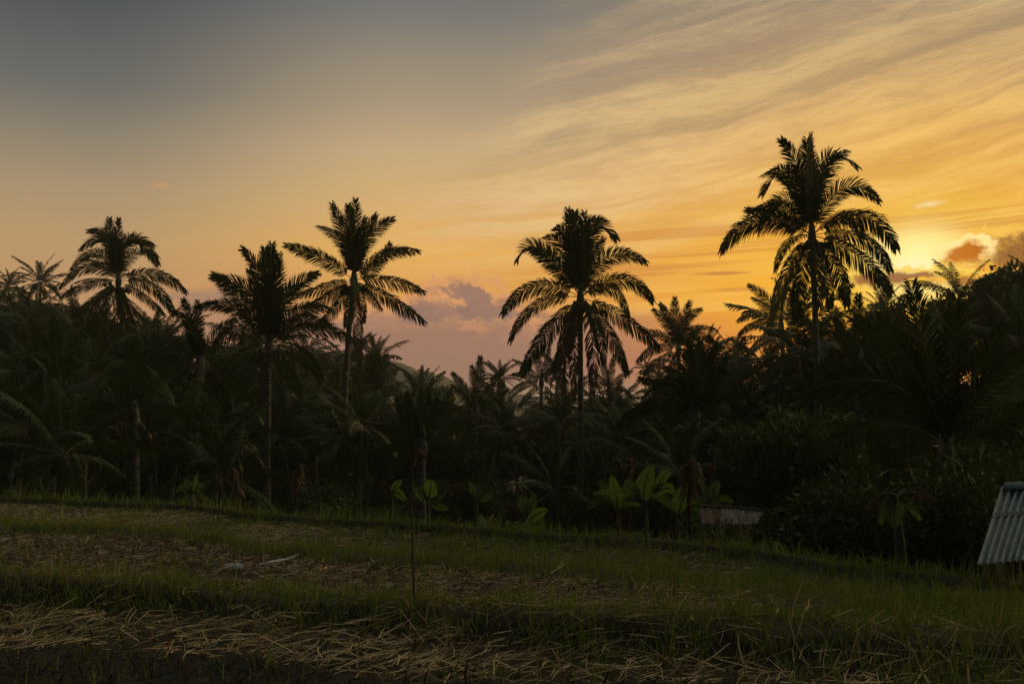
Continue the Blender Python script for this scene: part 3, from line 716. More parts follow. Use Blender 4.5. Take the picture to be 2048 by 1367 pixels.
# ------------------------------------------------------------------ generic palms (copied)
def palm_proto(seed, H=8.0, L=3.8, n=20, merged=False):
    rng = np.random.default_rng(seed)
    root = empty('palm_tree', (0, 0, 0)); tag(root, 'x', 'palm tree')
    lean = rng.normal(0, .5, 2); C = np.array([lean[0], lean[1], H])
    obj('trunk', trunk_mesh([[0, 0, -.5], [lean[0] * .3, lean[1] * .3, H * .5], C], .14, .10, rng), root)
    allmb = MB(); a0 = rng.uniform(0, 6)
    for i in range(n):
        a = i / (n - 1.0); az = a0 + i * 2.39996 + rng.normal(0, .15)
        el = radians(86 - 118 * a + rng.normal(0, 6)); dl = radians(rng.uniform(30, 60) + 18 * a); l = L * (.8 + .25 * sin(pi * min(1, a + .2))) * rng.uniform(.9, 1.08)
        h = np.array([cos(az), sin(az), 0]); dr = lambda e: h * cos(e) + np.array([0, 0, 1.]) * sin(e)
        Pm = C + l * .5 * dr(el - dl * .25); Pt = Pm + l * .5 * dr(el - dl * .75)
        mb = allmb if merged else MB()
        frond(mb, C, Pm, Pt, rng, beta=rng.uniform(-.7, .7), nl=44 if merged else 64, droop=.6, wid=.046 if merged else .026, leaf=.165)
        if not merged: obj('frond', mb.mesh('frond', [M['palm'], M['rib']]), root)
    if merged: obj('crown', allmb.mesh('crown', [M['palm'], M['rib']]), root)
    return root
PROTO = [palm_proto(100 + k, 8, 3.9, 19) for k in range(3)]
FARP = [palm_proto(200 + k, 8, 3.6, 26, True) for k in range(3)]
used = {}
def generic(px, py, Y, label, group=None, far=False, sc=None, seed=0):
    """crown at that sight line, trunk down to the ground"""
    L = FARP if far else PROTO; k = seed % 3; pr = L[k]
    C = at(px, py, Y); zg = gz(C[0], Y); H = max(C[2] - zg, 1.5)
    s = sc or 1.0; rz = seed * 1.7; loc = (C[0], Y, zg); scl = (s, s, H / 8.0)
    if (far, k) not in used:
        used[(far, k)] = 1; o = pr; o.location = loc; o.rotation_euler = (0, 0, rz); o['label'] = label
        if group: o['group'] = group
    else: o = copy_thing(pr, loc, rz, 1.0, label, group)
    if group is None and 'group' in o: del o['group']
    # keep the crown in proportion: stretch only the trunk
    o.scale = (s, s, s)
    tgt = H / s
    for ch in o.children:
        if ch.name.startswith('trunk'): ch.scale = (1, 1, tgt / 8.0)
        else: ch.location = (0, 0, tgt - 8.0)
    return o
gl = [
    (80, 568, 100, 'palm standing above the left ridge, its crown clear of the trees', True, 1.0),
    (10, 572, 130, 'tiny palm at the left border on the ridge', True, .8),
    (770, 722, 90, 'palm crown on the shoulder beside the hazy far hill', True, .9),
    (1475, 698, 110, 'small palm silhouette against orange sky between two bigger palms', True, .62),
    (1285, 738, 125, 'tiny palm silhouette right of the central palm', True, .55),
    (1003, 758, 85, 'palm peeking over the valley trees right of the feathery palm', True, .62),
    (1428, 712, 100, 'palm top poking above the trees beside the orange gap', True, .75),
    (1310, 758, 105, 'small palm at the horizon between the valley trees', True, .6),
    (680, 735, 80, 'palm in the trees behind the slender trunk left of centre', True, 1.0),
    (600, 760, 70, 'palm among the trees right of the mid height left palm', False, .9),
    (640, 835, 52, 'shaded palm low between the two left of centre trunks', False, .9),
    (1110, 850, 50, 'shaded palm just left of the central trunk', False, .85),
    (1250, 900, 40, 'dark palm low in the valley right of the central trunk', False, .75),
    (1505, 800, 46, 'shaded palm above the dark bush right of centre', False, .8),
    (1660, 700, 48, 'palm in front of the right hill beside the tallest trunk', False, .85),
    (1110, 740, 100, 'distant palm behind the central crown', True, .7),
    (40, 690, 75, 'dim palm on the left slope under the ridge', False, 1.0),
    (170, 700, 62, 'dim palm behind the rounded crown palm at the left', False, .95),
    (320, 690, 66, 'dim palm between the rounded crown palm and the wide raised one', False, .95),
    (470, 800, 48, 'dim palm left of the wide raised palm trunk', False, .85),
    (190, 910, 26, 'low palm at the foot of the left grove', False, .7),
    (20, 860, 34, 'low palm at the left border behind the field', False, .85),
    (480, 955, 24, 'low bushy palm by the field edge left of centre', False, .55),
    (1140, 985, 21, 'small scruffy palm at the foot of the central palm', False, .33),
    (2010, 690, 44, 'palm in the trees behind the near right palm', False, .9),
    (1950, 600, 60, 'palm high on the right hill below its top', False, .8),
    (1745, 622, 66, 'small palm crown on the lower right hill', True, .6),
    (2070, 560, 62, 'palm on the crest at the right border', True, .6),
    (720, 850, 40, 'shaded palm behind the slender trunk near the valley floor', False, .7),
    (1320, 950, 24, 'low palm behind the banana plants', False, .45),
]
for i, (px, py, Y, lab, far, s) in enumerate(gl): generic(px, py, Y, lab, None, far, s, i)
rg = random.Random(41)
for i, (px, py, Y, s) in enumerate([(560, 800, 62, 1.0), (625, 775, 78, .95), (665, 800, 70, .9), (720, 800, 80, .8), (815, 800, 74, .9), (800, 850, 58, .8), (590, 870, 50, .8), (690, 880, 48, .8),
        (880, 845, 66, .8), (1010, 830, 70, .8), (1040, 870, 55, .75), (1130, 810, 80, .85), (1195, 850, 62, .8), (1260, 820, 74, .85), (1310, 850, 60, .8), (1450, 780, 80, .9), (1340, 800, 88, .8), (1480, 850, 44, .7)]):
    generic(px, py, Y, 'shaded palm crown in the hazy valley behind the row of tall palms', 'palms down in the valley', True, s, 70 + i)
for i, (px, py, Y, s) in enumerate([(60, 650, 70, .9), (150, 640, 78, .9), (20, 760, 50, .9), (210, 760, 46, .9), (60, 860, 36, .8), (330, 870, 33, .7), (160, 850, 38, .8), (470, 700, 60, .9), (300, 740, 56, .9), (440, 880, 34, .6)]):
    generic(px, py, Y, 'one of the half visible palms filling the dark left grove', 'palms filling the left grove', False, s, 90 + i)
rg = random.Random(77)
for i in range(26):                              # more palms on both slopes, nothing tells them apart
    left = i < 14
    px = rg.uniform(-60, 620) if left else rg.uniform(1440, 2060)
    Y = rg.uniform(50, 105) if left else rg.uniform(42, 66)
    base = gz((px - 1024) / F * Y, Y); top = base + rg.uniform(5.5, 8.5)
    py = 683 - F * tan(atan(top / Y) - PITCH); sil = float(ip(px, SIL_X, SIL_Y)); py = max(py, sil + 12)
    generic(px, py, Y, 'dim palm crown lost among the dark trees of the left slope' if left else 'dim palm crown lost among the dark trees of the right slope',
            'palms on the left slope' if left else 'palms on the right slope', True, rg.uniform(.75, 1.05), 40 + i)

# ------------------------------------------------------------------ broadleaf trees and shrubs
def leafy(seed, H, R, nleaf, ls, lobes=9, trunk=True, zlow=.25, name='tree'):
    rng = np.random.default_rng(seed)
    root = empty(name, (0, 0, 0)); tag(root, 'x', 'tree' if name == 'tree' else 'shrub')
    cs = []
    for k in range(lobes):
        a = rng.uniform(0, 2 * pi); rr = R * rng.uniform(.15, .75); z = H * rng.uniform(zlow + .1, .86)
        cs.append((np.array([cos(a) * rr, sin(a) * rr, z]), R * rng.uniform(.28, .52)))
    cs.append((np.array([0, 0, H * .8]), R * .42))
    mb = MB()
    top = np.array([0, 0, H * .55])
    mb.tube(np.array([[0, 0, -.4], [.05 * H * rng.normal(), .03 * H, H * .25], top]), [.035 * H, .026 * H, .014 * H], 7, 0)
    for c, r in cs:
        mb.tube(np.array([[0, 0, H * rng.uniform(.12, .35)], c * .55 + [0, 0, H * .08], c]), [.014 * H, .009 * H, .004 * H], 5, 0)
    obj('trunk' if name == 'tree' else 'stems', mb.mesh('trunk', [M['wood']], True), root)
    n = nleaf; idx = rng.integers(0, len(cs), n)
    C = np.array([c for c, r in cs])[idx]; Rr = np.array([r for c, r in cs])[idx]
    dirs = nrm(rng.normal(0, 1, (n, 3))); rad = Rr * rng.uniform(.35, 1.0, n) ** .5 * (1 + .22 * rng.normal(0, 1, n) * (rng.uniform(0, 1, n) < .3))
    # twigs: leaves gather in sprays
    nt = max(30, n // 14); tw = rng.integers(0, nt, n); twd = nrm(rng.normal(0, 1, (nt, 3)))
    dirs = nrm(dirs * .35 + twd[tw]); P = C + dirs * rad[:, None] * np.array([1, 1, .8])
    keep = P[:, 2] > H * .04; P = P[keep]; dirs = dirs[keep]; n = len(P)
    out = nrm(dirs + rng.normal(0, .8, (n, 3)) - [0, 0, .3]); sdv = nrm(np.cross(out, rng.normal(0, 1, (n, 3)))); l = ls * rng.uniform(.6, 1.4, n)[:, None]
    nn = np.cross(out, sdv)
    V = np.stack([P, P + out * l * .5 + sdv * l * .27 + nn * l * .06, P + out * l, P + out * l * .5 - sdv * l * .27 + nn * l * .06], 1).reshape(-1, 3)
    k = np.arange(n)[:, None] * 4
    obj('crown' if name == 'tree' else 'foliage', mesh_from('crown', V, [np.vstack([k + np.array([0, 1, 2]), k + np.array([0, 2, 3])])], M['leafA']), root)
    return root
TREES = [leafy(300 + k, 8.5, 3.2, 9000, .30, 11) for k in range(4)]
SHRUBS = [leafy(320 + k, 3.4, 1.7, 7000, .14, 9, zlow=.05, name='shrub') for k in range(4)]
usedT = set()
def put(protos, k, x, y, s, rz, label, group=None, zs=1.0):
    pr = protos[k % 4]; loc = (x, y, gz(x, y) - .1)
    key = (id(protos), k % 4)
    if key not in usedT:
        usedT.add(key); o = pr; o.location = loc; o.rotation_euler = (0, 0, rz); o['label'] = label
        if group: o['group'] = group
    else: o = copy_thing(pr, loc, rz, s, label, group)
    o.scale = (s, s, s * zs); return o
def zone_name(px):
    return 'left' if px < 640 else ('middle' if px < 1420 else 'right')
R = random.Random(9)
row = 0
for Y0, sp in ((100, 6.0), (88, 6.0), (76, 5.5), (66, 5.2), (57, 4.8), (49, 4.4), (42, 4.2), (36, 3.9)):
    halfw = .62 * Y0; x = -halfw + R.uniform(0, 3)
    while x < halfw:
        y = Y0 + R.uniform(-3, 3); px = 1024 + F * x / y
        yr = float(yr_of(px))
        if y < yr + 4 and not (Y0 < 52 and px < 1430):
            zn = zone_name(px)
            base = gz(x, y); s = R.uniform(.75, 1.1)
            sil = float(slope(ip(px, SIL_X, SIL_Y))) * y
            s = min(s, max(.35, (sil - base) / 8.0 * R.uniform(.92, 1.05)))
            if Y0 < 60: s *= .82
            if zn == 'middle' and Y0 < 80: s *= .8
            put(TREES, R.randrange(4), x, y, s, R.uniform(0, 6.28),
                {'left': 'dense dark leafy tree on the wooded left slope', 'middle': 'dense leafy tree in the belt of valley trees behind the field', 'right': 'dense dark leafy tree on the wooded right slope'}[zn],
                'leafy trees, ' + zn + ' part')
        x += sp * R.uniform(.75, 1.3)
# shrubs between the field and the trees
for dY, sp, s0 in ((2.6, 1.3, .42), (4.6, 1.7, .62), (7.2, 2.2, .85), (11, 2.6, .95), (15.5, 2.8, .9), (21, 3.2, .85), (28, 3.8, .85), (36, 3.6, .9), (44, 3.6, 1.0)):
    px = -220
    while px < 2280:
        de = float(field_lines(np.array([float(px)]))[10][0]); y = de + dY + R.uniform(-.6, .6); x = (px - 1024) / F * y
        zn = zone_name(px)
        if dY > 9 and min(abs(px - q) for q in (1160, 540, 392, 268, 692)) < 45 * 18 / y: px += 30; continue
        put(SHRUBS, R.randrange(4), x, y, s0 * (1.5 if px > 1480 and dY > 3 else 1) * R.uniform(.7, 1.15), R.uniform(0, 6.28),
            {'left': 'dark shrub in the undergrowth behind the left part of the field', 'middle': 'dark shrub in the undergrowth behind the middle of the field', 'right': 'dark shrub in the undergrowth behind the right part of the field'}[zn],
            'undergrowth shrubs, ' + zn + ' part', R.uniform(.8, 1.2))
        px += sp * R.uniform(.8, 1.25) * F / y
# notable single bushes and trees
def single(px, py_top, Y, s, label, protos=None, k=0, H=8.5):
    x = (px - 1024) / F * Y; base = gz(x, Y); top = float(slope(py_top)) * Y
    o = put(protos or TREES, k, x, Y, s, px * .37, label); zs = (top - base) / (H * .95); o.scale = (s, s, zs); return o
single(1600, 815, 25, .62, 'big black leafy tree mass in front of the right slope', k=1)
single(1530, 850, 23, .42, 'smaller black bush left of the big black tree mass', k=2)
single(1690, 860, 22, .45, 'dark bush between the big black tree mass and the near palm', k=0)
single(870, 772, 92, .62, 'round tree dome in the valley just right of the hazy hill', k=3)
single(893, 768, 84, .5, 'rounded tree with a clear outline against the pink sky', k=0)
single(640, 698, 96, .7, 'ragged tree top beside the slender palm on the left skyline', k=2)
single(1880, 585, 60, .7, 'round tree breaking the skyline under the sun clouds', k=1)
single(1785, 600, 64, .5, 'leafy treetop against the orange glow left of the near palm tips', k=2)
single(1985, 540, 58, .85, 'tall tree on the right crest below the glowing cloud', k=3)
single(2040, 515, 50, .8, 'highest tree at the right border', k=0)
single(1500, 1075, 13.5, .35, 'scrubby bush with thin pale twigs before the rusty roof', protos=SHRUBS, k=1, H=3.4)
single(1570, 1095, 12.5, .38, 'leafy bush standing at the right field edge below the black tree mass', protos=SHRUBS, k=2, H=3.4)

single(1405, 1044, 14.6, .24, 'small bush under the left end of the rusty roof', protos=SHRUBS, k=3, H=3.4)
single(1452, 1050, 14.2, .26, 'small bush under the middle of the rusty roof', protos=SHRUBS, k=0, H=3.4)
single(1880, 960, 14.5, .75, 'dark leafy bush hiding the foot of the near palm', protos=SHRUBS, k=0, H=3.4)
single(1940, 985, 13.8, .6, 'dark leafy bush between the near palm and the tin roof', protos=SHRUBS, k=2, H=3.4)

# ------------------------------------------------------------------ banana plants
def banana_leaf(mb, P0, Pm, Pt, width, rng, S0, fold=.12, tear=0.0, m=0):
    P0, Pm, Pt = (np.asarray(a, float) for a in (P0, Pm, Pt)); C = 2 * Pm - .5 * (P0 + Pt); n = 26
    t = np.linspace(0, 1, n)[:, None]; P = (1 - t) ** 2 * P0 + 2 * t * (1 - t) * C + t * t * Pt
    T = nrm(2 * (1 - t) * (C - P0) + 2 * t * (Pt - C)); S = nrm(S0 - T * (S0 * T).sum(-1, keepdims=True)); Nn = np.cross(S, T)
    b = .16; u = np.clip((t[:, 0] - b) / (1 - b), 0, 1)
    w = width * .78 * np.sin(pi * u ** .72) ** .55 * (u > 0); w *= 1 + .05 * np.sin(u * 40 + rng.uniform(0, 6))
    mb.tube(P, np.linspace(.018, .004, n), 5, m + 1)
    for s in (-1, 1):
        if tear:
            for i in range(n - 1):
                if w[i] + w[i + 1] < 1e-4: continue
                g = rng.uniform(.3, 1) * tear; dz = np.array([0, 0, -1.]) * g * w[i] * .9
                V = [P[i], P[i + 1], P[i + 1] + s * S[i + 1] * w[i + 1] + Nn[i] * fold * w[i] + dz + T[i] * .06, P[i] + s * S[i] * w[i] + Nn[i] * fold * w[i] + dz + T[i] * .09]
                mb.add(V, [[0, 1, 2, 3]], None, m)
        else:
            rip = (np.sin(np.arange(n) * 2.4) * .012)[:, None]
            E1 = P + s * S * (w * .55)[:, None] + Nn * (fold * w * .8)[:, None] + rip * Nn; E2 = P + s * S * w[:, None] + Nn * (fold * w * .7)[:, None] - rip * Nn
            V = np.vstack([P, E1, E2]); k = np.arange(n - 1)[:, None]
            mb.add(V, np.vstack([k + np.array([0, 1, n + 1, n]), k + np.array([n, n + 1, 2 * n + 1, 2 * n])]), None, m)
def banana(label, px, py, Y, leaves, seed, hs=None):
    """leaves: (mx,my,tx,ty,width,torn,dry) rows/columns of mid and tip; (px,py) is the top of the stem"""
    rng = np.random.default_rng(seed); C = at(px, py, Y); bz = gz(C[0], Y); O = np.array([C[0], Y, bz])
    root = empty('banana_plant', O); tag(root, label, 'banana plant')
    mb = MB(); H = C[2] - bz; mb.tube(np.array([[0, 0, -.1], [.05, 0, H * .5], [0, 0, H]]), [.075, .06, .035], 9, 0)
    obj('stem', mb.mesh('stem', [M['stem']], True), root)
    for (mx, my, tx, ty, w, torn, dry) in leaves:
        dep = rng.uniform(-.35, .35); Pm = at(mx, my, Y + dep * .5) - O; Pt = at(tx, ty, Y + dep) - O; mb = MB()
        T = nrm(Pt - (C - O)); S0 = nrm(np.cross(T, [0, 1., 0])) + np.array([rng.normal() * .25, rng.normal() * .45, .1])
        banana_leaf(mb, C - O, Pm, Pt, w, rng, nrm(S0), tear=torn)
        obj('leaf', mb.mesh('leaf', [M['dry' if dry else 'banana'], M['stem']], True), root)
banana('banana plant with one tall upright bright green leaf, right of the central trunk', 1292, 1012, 19,
       [(1288, 975, 1306, 928, .24, 0, 0), (1262, 975, 1248, 965, .16, 0, 0), (1270, 1000, 1246, 1004, .14, 0, 0), (1330, 975, 1352, 1000, .15, 0, 0), (1325, 955, 1340, 945, .13, 0, 0), (1250, 985, 1192, 985, .13, .3, 0), (1340, 995, 1362, 1020, .15, .3, 0)], 1)
banana('spreading banana plant just left of the tallest banana leaf', 1236, 1030, 20,
       [(1232, 990, 1222, 948, .17, 0, 0), (1210, 1000, 1180, 1010, .17, .4, 0), (1255, 1000, 1280, 1010, .16, 0, 0), (1245, 985, 1262, 955, .15, .3, 0), (1215, 985, 1198, 960, .14, 0, 0)], 12)
banana('banana plant with ragged leaves between the dry stalk and the rusty roof', 1418, 1010, 19,
       [(1410, 980, 1398, 955, .15, .4, 0), (1435, 995, 1462, 1000, .15, .5, 0), (1400, 1000, 1380, 1015, .14, 0, 0), (1428, 980, 1440, 960, .13, 0, 0)], 13)
banana('banana plant with a broad upright leaf beside the rusty roof', 1356, 1035, 18,
       [(1362, 1005, 1372, 965, .22, 0, 0), (1385, 1015, 1400, 1000, .13, 0, 0), (1375, 1030, 1412, 1030, .12, 0, 0), (1335, 1005, 1300, 985, .13, .3, 0), (1380, 1040, 1405, 1060, .11, .3, 0)], 2)
banana('small banana plant with a pale lit upright leaf, left of centre', 856, 1000, 18,
       [(860, 980, 862, 957, .17, 0, 0), (845, 985, 833, 975, .11, 0, 0), (872, 1000, 888, 985, .11, .5, 0), (878, 1012, 898, 1018, .09, 0, 0), (840, 990, 828, 970, .09, 0, 0)], 3)
banana('banana plant with a torn orange leaf, between two greener ones', 952, 1000, 20,
       [(955, 980, 962, 960, .13, 0, 0), (938, 985, 920, 985, .10, .7, 1), (925, 975, 897, 972, .11, .5, 1), (945, 978, 938, 962, .08, 0, 0), (970, 995, 988, 990, .09, 0, 0)], 4)
banana('low banana plant with leaning leaves left of the central trunk', 1054, 1045, 15,
       [(1050, 1015, 1043, 988, .15, 0, 0), (1040, 1022, 1016, 1005, .08, .6, 1), (1072, 1028, 1096, 1018, .11, 0, 0), (1072, 1046, 1096, 1042, .10, 0, 0), (1062, 1010, 1070, 985, .10, 0, 0)], 5)
banana('tiny banana plant with one yellow green leaf near the middle field edge', 970, 1055, 15,
       [(965, 1040, 958, 1028, .08, 0, 0), (978, 1040, 985, 1030, .07, .5, 1), (982, 1052, 992, 1050, .06, 0, 0)], 6)
banana('banana plant with a pale bent leaf in the undergrowth left of the thin stick', 782, 990, 20,
       [(795, 985, 812, 1002, .13, 0, 0), (775, 975, 766, 965, .10, .5, 1), (792, 970, 805, 960, .10, 0, 0), (770, 1005, 758, 1020, .11, .6, 1)], 7)
banana('banana plant with a hanging green leaf under a brown arching one at the right', 1790, 990, 11.2,
       [(1788, 1018, 1790, 1056, .13, 0, 0), (1830, 984, 1868, 996, .09, .9, 1), (1765, 988, 1740, 1008, .08, .9, 1), (1776, 1000, 1764, 1035, .10, .3, 0), (1810, 1000, 1835, 1030, .09, .4, 0)], 8)
banana('small banana plant by the field edge at the left with thin drooping leaves', 382, 985, 17,
       [(378, 970, 372, 955, .10, 0, 0), (392, 970, 410, 975, .10, 0, 0), (365, 975, 350, 985, .08, 0, 0), (388, 965, 396, 948, .08, 0, 0), (398, 985, 418, 1000, .08, .4, 0)], 9)
# tattered dry stalk right of centre, upright dead frond stubs
def dry_stalk(label, x0, y0, x1, y1, Y, n, seed, name='dead_leaf_stalk', ll=.3):
    rng = np.random.default_rng(seed); A = at(x0, y0, Y); B = at(x1, y1, Y); bz = gz(A[0], Y); O = np.array([A[0], Y, bz])
    mb = MB(); mb.tube(np.array([[0, 0, -.1], (A - O), (A + B) / 2 - O + [.03, 0, 0], B - O]), [.05, .045, .035, .02], 7, 0)
    for k in range(n):
        t = rng.uniform(0, 1); P = A + (B - A) * t - O; a = rng.uniform(0, 2 * pi); d = np.array([cos(a), sin(a), rng.uniform(-.9, .1)])
        Pm = P + d * ll * .4; Pt = Pm + nrm(d + [0, 0, -1.5]) * ll * .6; S = np.array([-sin(a), cos(a), 0.]) * rng.uniform(.02, .05)
        mb.add([P - S * .4, P + S * .4, Pm + S, Pm - S, Pt], [[0, 1, 2, 3]], [[3, 2, 4]], 0)
    o = obj(name, mb.mesh(name, [M['dry']])); o.location = O; tag(o, label, 'dead stalk'); return o
dry_stalk('pale tattered banana stalk hung with dry leaves right of the banana plants', 1378, 985, 1383, 912, 17.5, 46, 1, ll=.38)
dry_stalk('brown upright frond stub leaning left behind the tall banana leaf', 1247, 952, 1232, 908, 21, 40, 2, ll=.16)
dry_stalk('darker frond stub standing straight beside the leaning one', 1257, 952, 1259, 912, 21, 40, 3, ll=.16)
dry_stalk('thin reddish dead stalk left of the big black tree mass', 1424, 960, 1428, 890, 22, 14, 4, ll=.2)
dry_stalk('single pale orange dead leaf standing up left of centre', 592, 955, 603, 925, 20, 26, 5, ll=.2)
dry_stalk('yellowish dead frond hanging by the low bushy palm at the left', 478, 985, 464, 935, 20, 30, 6, ll=.2)

# thin pole with a curled dry leaf standing in the field
def pole():
    Y = 7.5; B = at(830, 1200, Y); z = gz(B[0], Y); pts = [(830, 1200), (826, 1120), (824, 1040), (823, 980), (826, 930)]
    P = np.array([at(a, b, Y) for a, b in pts]); O = np.array([B[0], Y, z]); P[0] = O - [0, 0, .15]
    root = empty('thin_pole', O); tag(root, 'thin brown stick standing upright in the straw with a curled dry leaf on top', 'stick')
    mb = MB(); mb.tube(P - O, [.010, .009, .007, .006, .004], 6); obj('stick', mb.mesh('stick', [M['timber']], True), root)
    mb = MB(); Q = np.array([at(a, b, Y) for a, b in [(826, 930), (830, 908), (838, 900), (846, 904), (851, 914)]]) - O
    rng = np.random.default_rng(2); banana_leaf(mb, Q[0], Q[2], Q[4], .03, rng, np.array([.2, 1., .2])); obj('dry_leaf', mb.mesh('dry_leaf', [M['dry'], M['dry']]), root)
pole()
# pale thin saplings at the left field edge, white post
def post(label, pts, Y, r, mt='pale', name='sapling_stem', cat='stem'):
    P = np.array([at(a, b, Y) for a, b in pts]); z = gz(P[0][0], Y); O = np.array([P[0][0], Y, z]); P = np.vstack([[O - [0, 0, .2]], P[1:]])
    rng = np.random.default_rng(int(pts[0][0])); mb = MB(); mb.tube(P - O, np.linspace(r, r * .6, len(P)), 7)
    for k in range(0 if name == 'weathered_post' else 5):
        p = P[-1] - O - [0, 0, .1 * k]; a = rng.uniform(0, 6.28); e = p + np.array([cos(a), sin(a), .8]) * r * 8
        mb.tube(np.array([p, (p + e) / 2 + [0, 0, .02], e]), [r * .4, r * .3, r * .15], 5)
    o = obj(name, mb.mesh(name, [M[mt]], True)); o.location = O; tag(o, label, cat)
post('thin pale sapling stem nearer the left border', [(85, 998), (82, 978), (79, 950)], 17, .018, 'rib')
post('thin pale sapling stem under the left grove, right of a shorter one', [(169, 1002), (171, 965), (173, 925)], 17, .02, 'rib')
post('short whitish post in the dark undergrowth left of centre', [(641, 1040), (640, 1015), (641, 992)], 17, .03, 'stem', 'weathered_post', 'post')
post('leaning bare branch rising from the bushes left of the wide palm trunk', [(452, 985), (475, 910), (498, 860)], 24, .03, 'wood', 'bare_branch', 'branch')
# twiggy dead bush before the rusty roof
def twigs():
    rng = np.random.default_rng(8); Y = 13; A = at(1480, 1130, Y); O = np.array([A[0], Y, gz(A[0], Y)]); mb = MB()
    def grow(p, d, l, r, n):
        q = p + d * l * .5 + rng.normal(0, .03, 3) * l; e = q + nrm(d + rng.normal(0, .2, 3)) * l * .5; mb.tube(np.array([p, q, e]), [r, r * .8, r * .6], 5)
        if n:
            for k in range(3): grow(e if k else q, nrm(d + rng.normal(0, .55, 3) + [0, 0, .15]), l * .68, r * .6, n - 1)
    for k in range(6): grow(np.array([rng.normal(0, .15), rng.normal(0, .1), -.05]), nrm(np.array([rng.normal(0, .5), rng.normal(0, .3), 1.])), .6, .014, 3)
    o = obj('bare_bush', mb.mesh('bare_bush', [M['rib']])); o.location = O; tag(o, 'bare pale twiggy bush in front of the small rusty roof', 'bush')
twigs()

# ------------------------------------------------------------------ sheds with corrugated roofs
def corr_sheet(mb, A, B, D, C, nw, amp, m=0, thick=.006):
    """A,B along the eave; D,C along the ridge"""
    A, B, C, D = (np.asarray(a, float) for a in (A, B, C, D)); n = nw * 8 + 1; k = 6
    s = np.linspace(0, 1, n)[:, None, None]; t = np.linspace(0, 1, k)[None, :, None]
    P = (A * (1 - s) + B * s) * (1 - t) + (D * (1 - s) + C * s) * t; Nn = nrm(np.cross(B - A, D - A)); Nn = Nn if Nn[2] > 0 else -Nn
    P = P + Nn * (np.sin(s * nw * 2 * pi) * amp)
    P2 = P - Nn * thick
    V = np.concatenate([P.reshape(-1, 3), P2.reshape(-1, 3)]); i = np.arange(n - 1)[:, None] * k; j = np.arange(k - 1)[None]
    Q = np.stack([i + j, i + k + j, i + k + j + 1, i + j + 1], -1).reshape(-1, 4); o = n * k
    ed = [[a * k, (a + 1) * k, (a + 1) * k + o, a * k + o] for a in range(n - 1)]
    ed += [[b, b + 1, b + 1 + o, b + o] for b in range(k - 1)]
    mb.add(V, np.vstack([Q, Q[:, ::-1] + o, ed]), None, m)
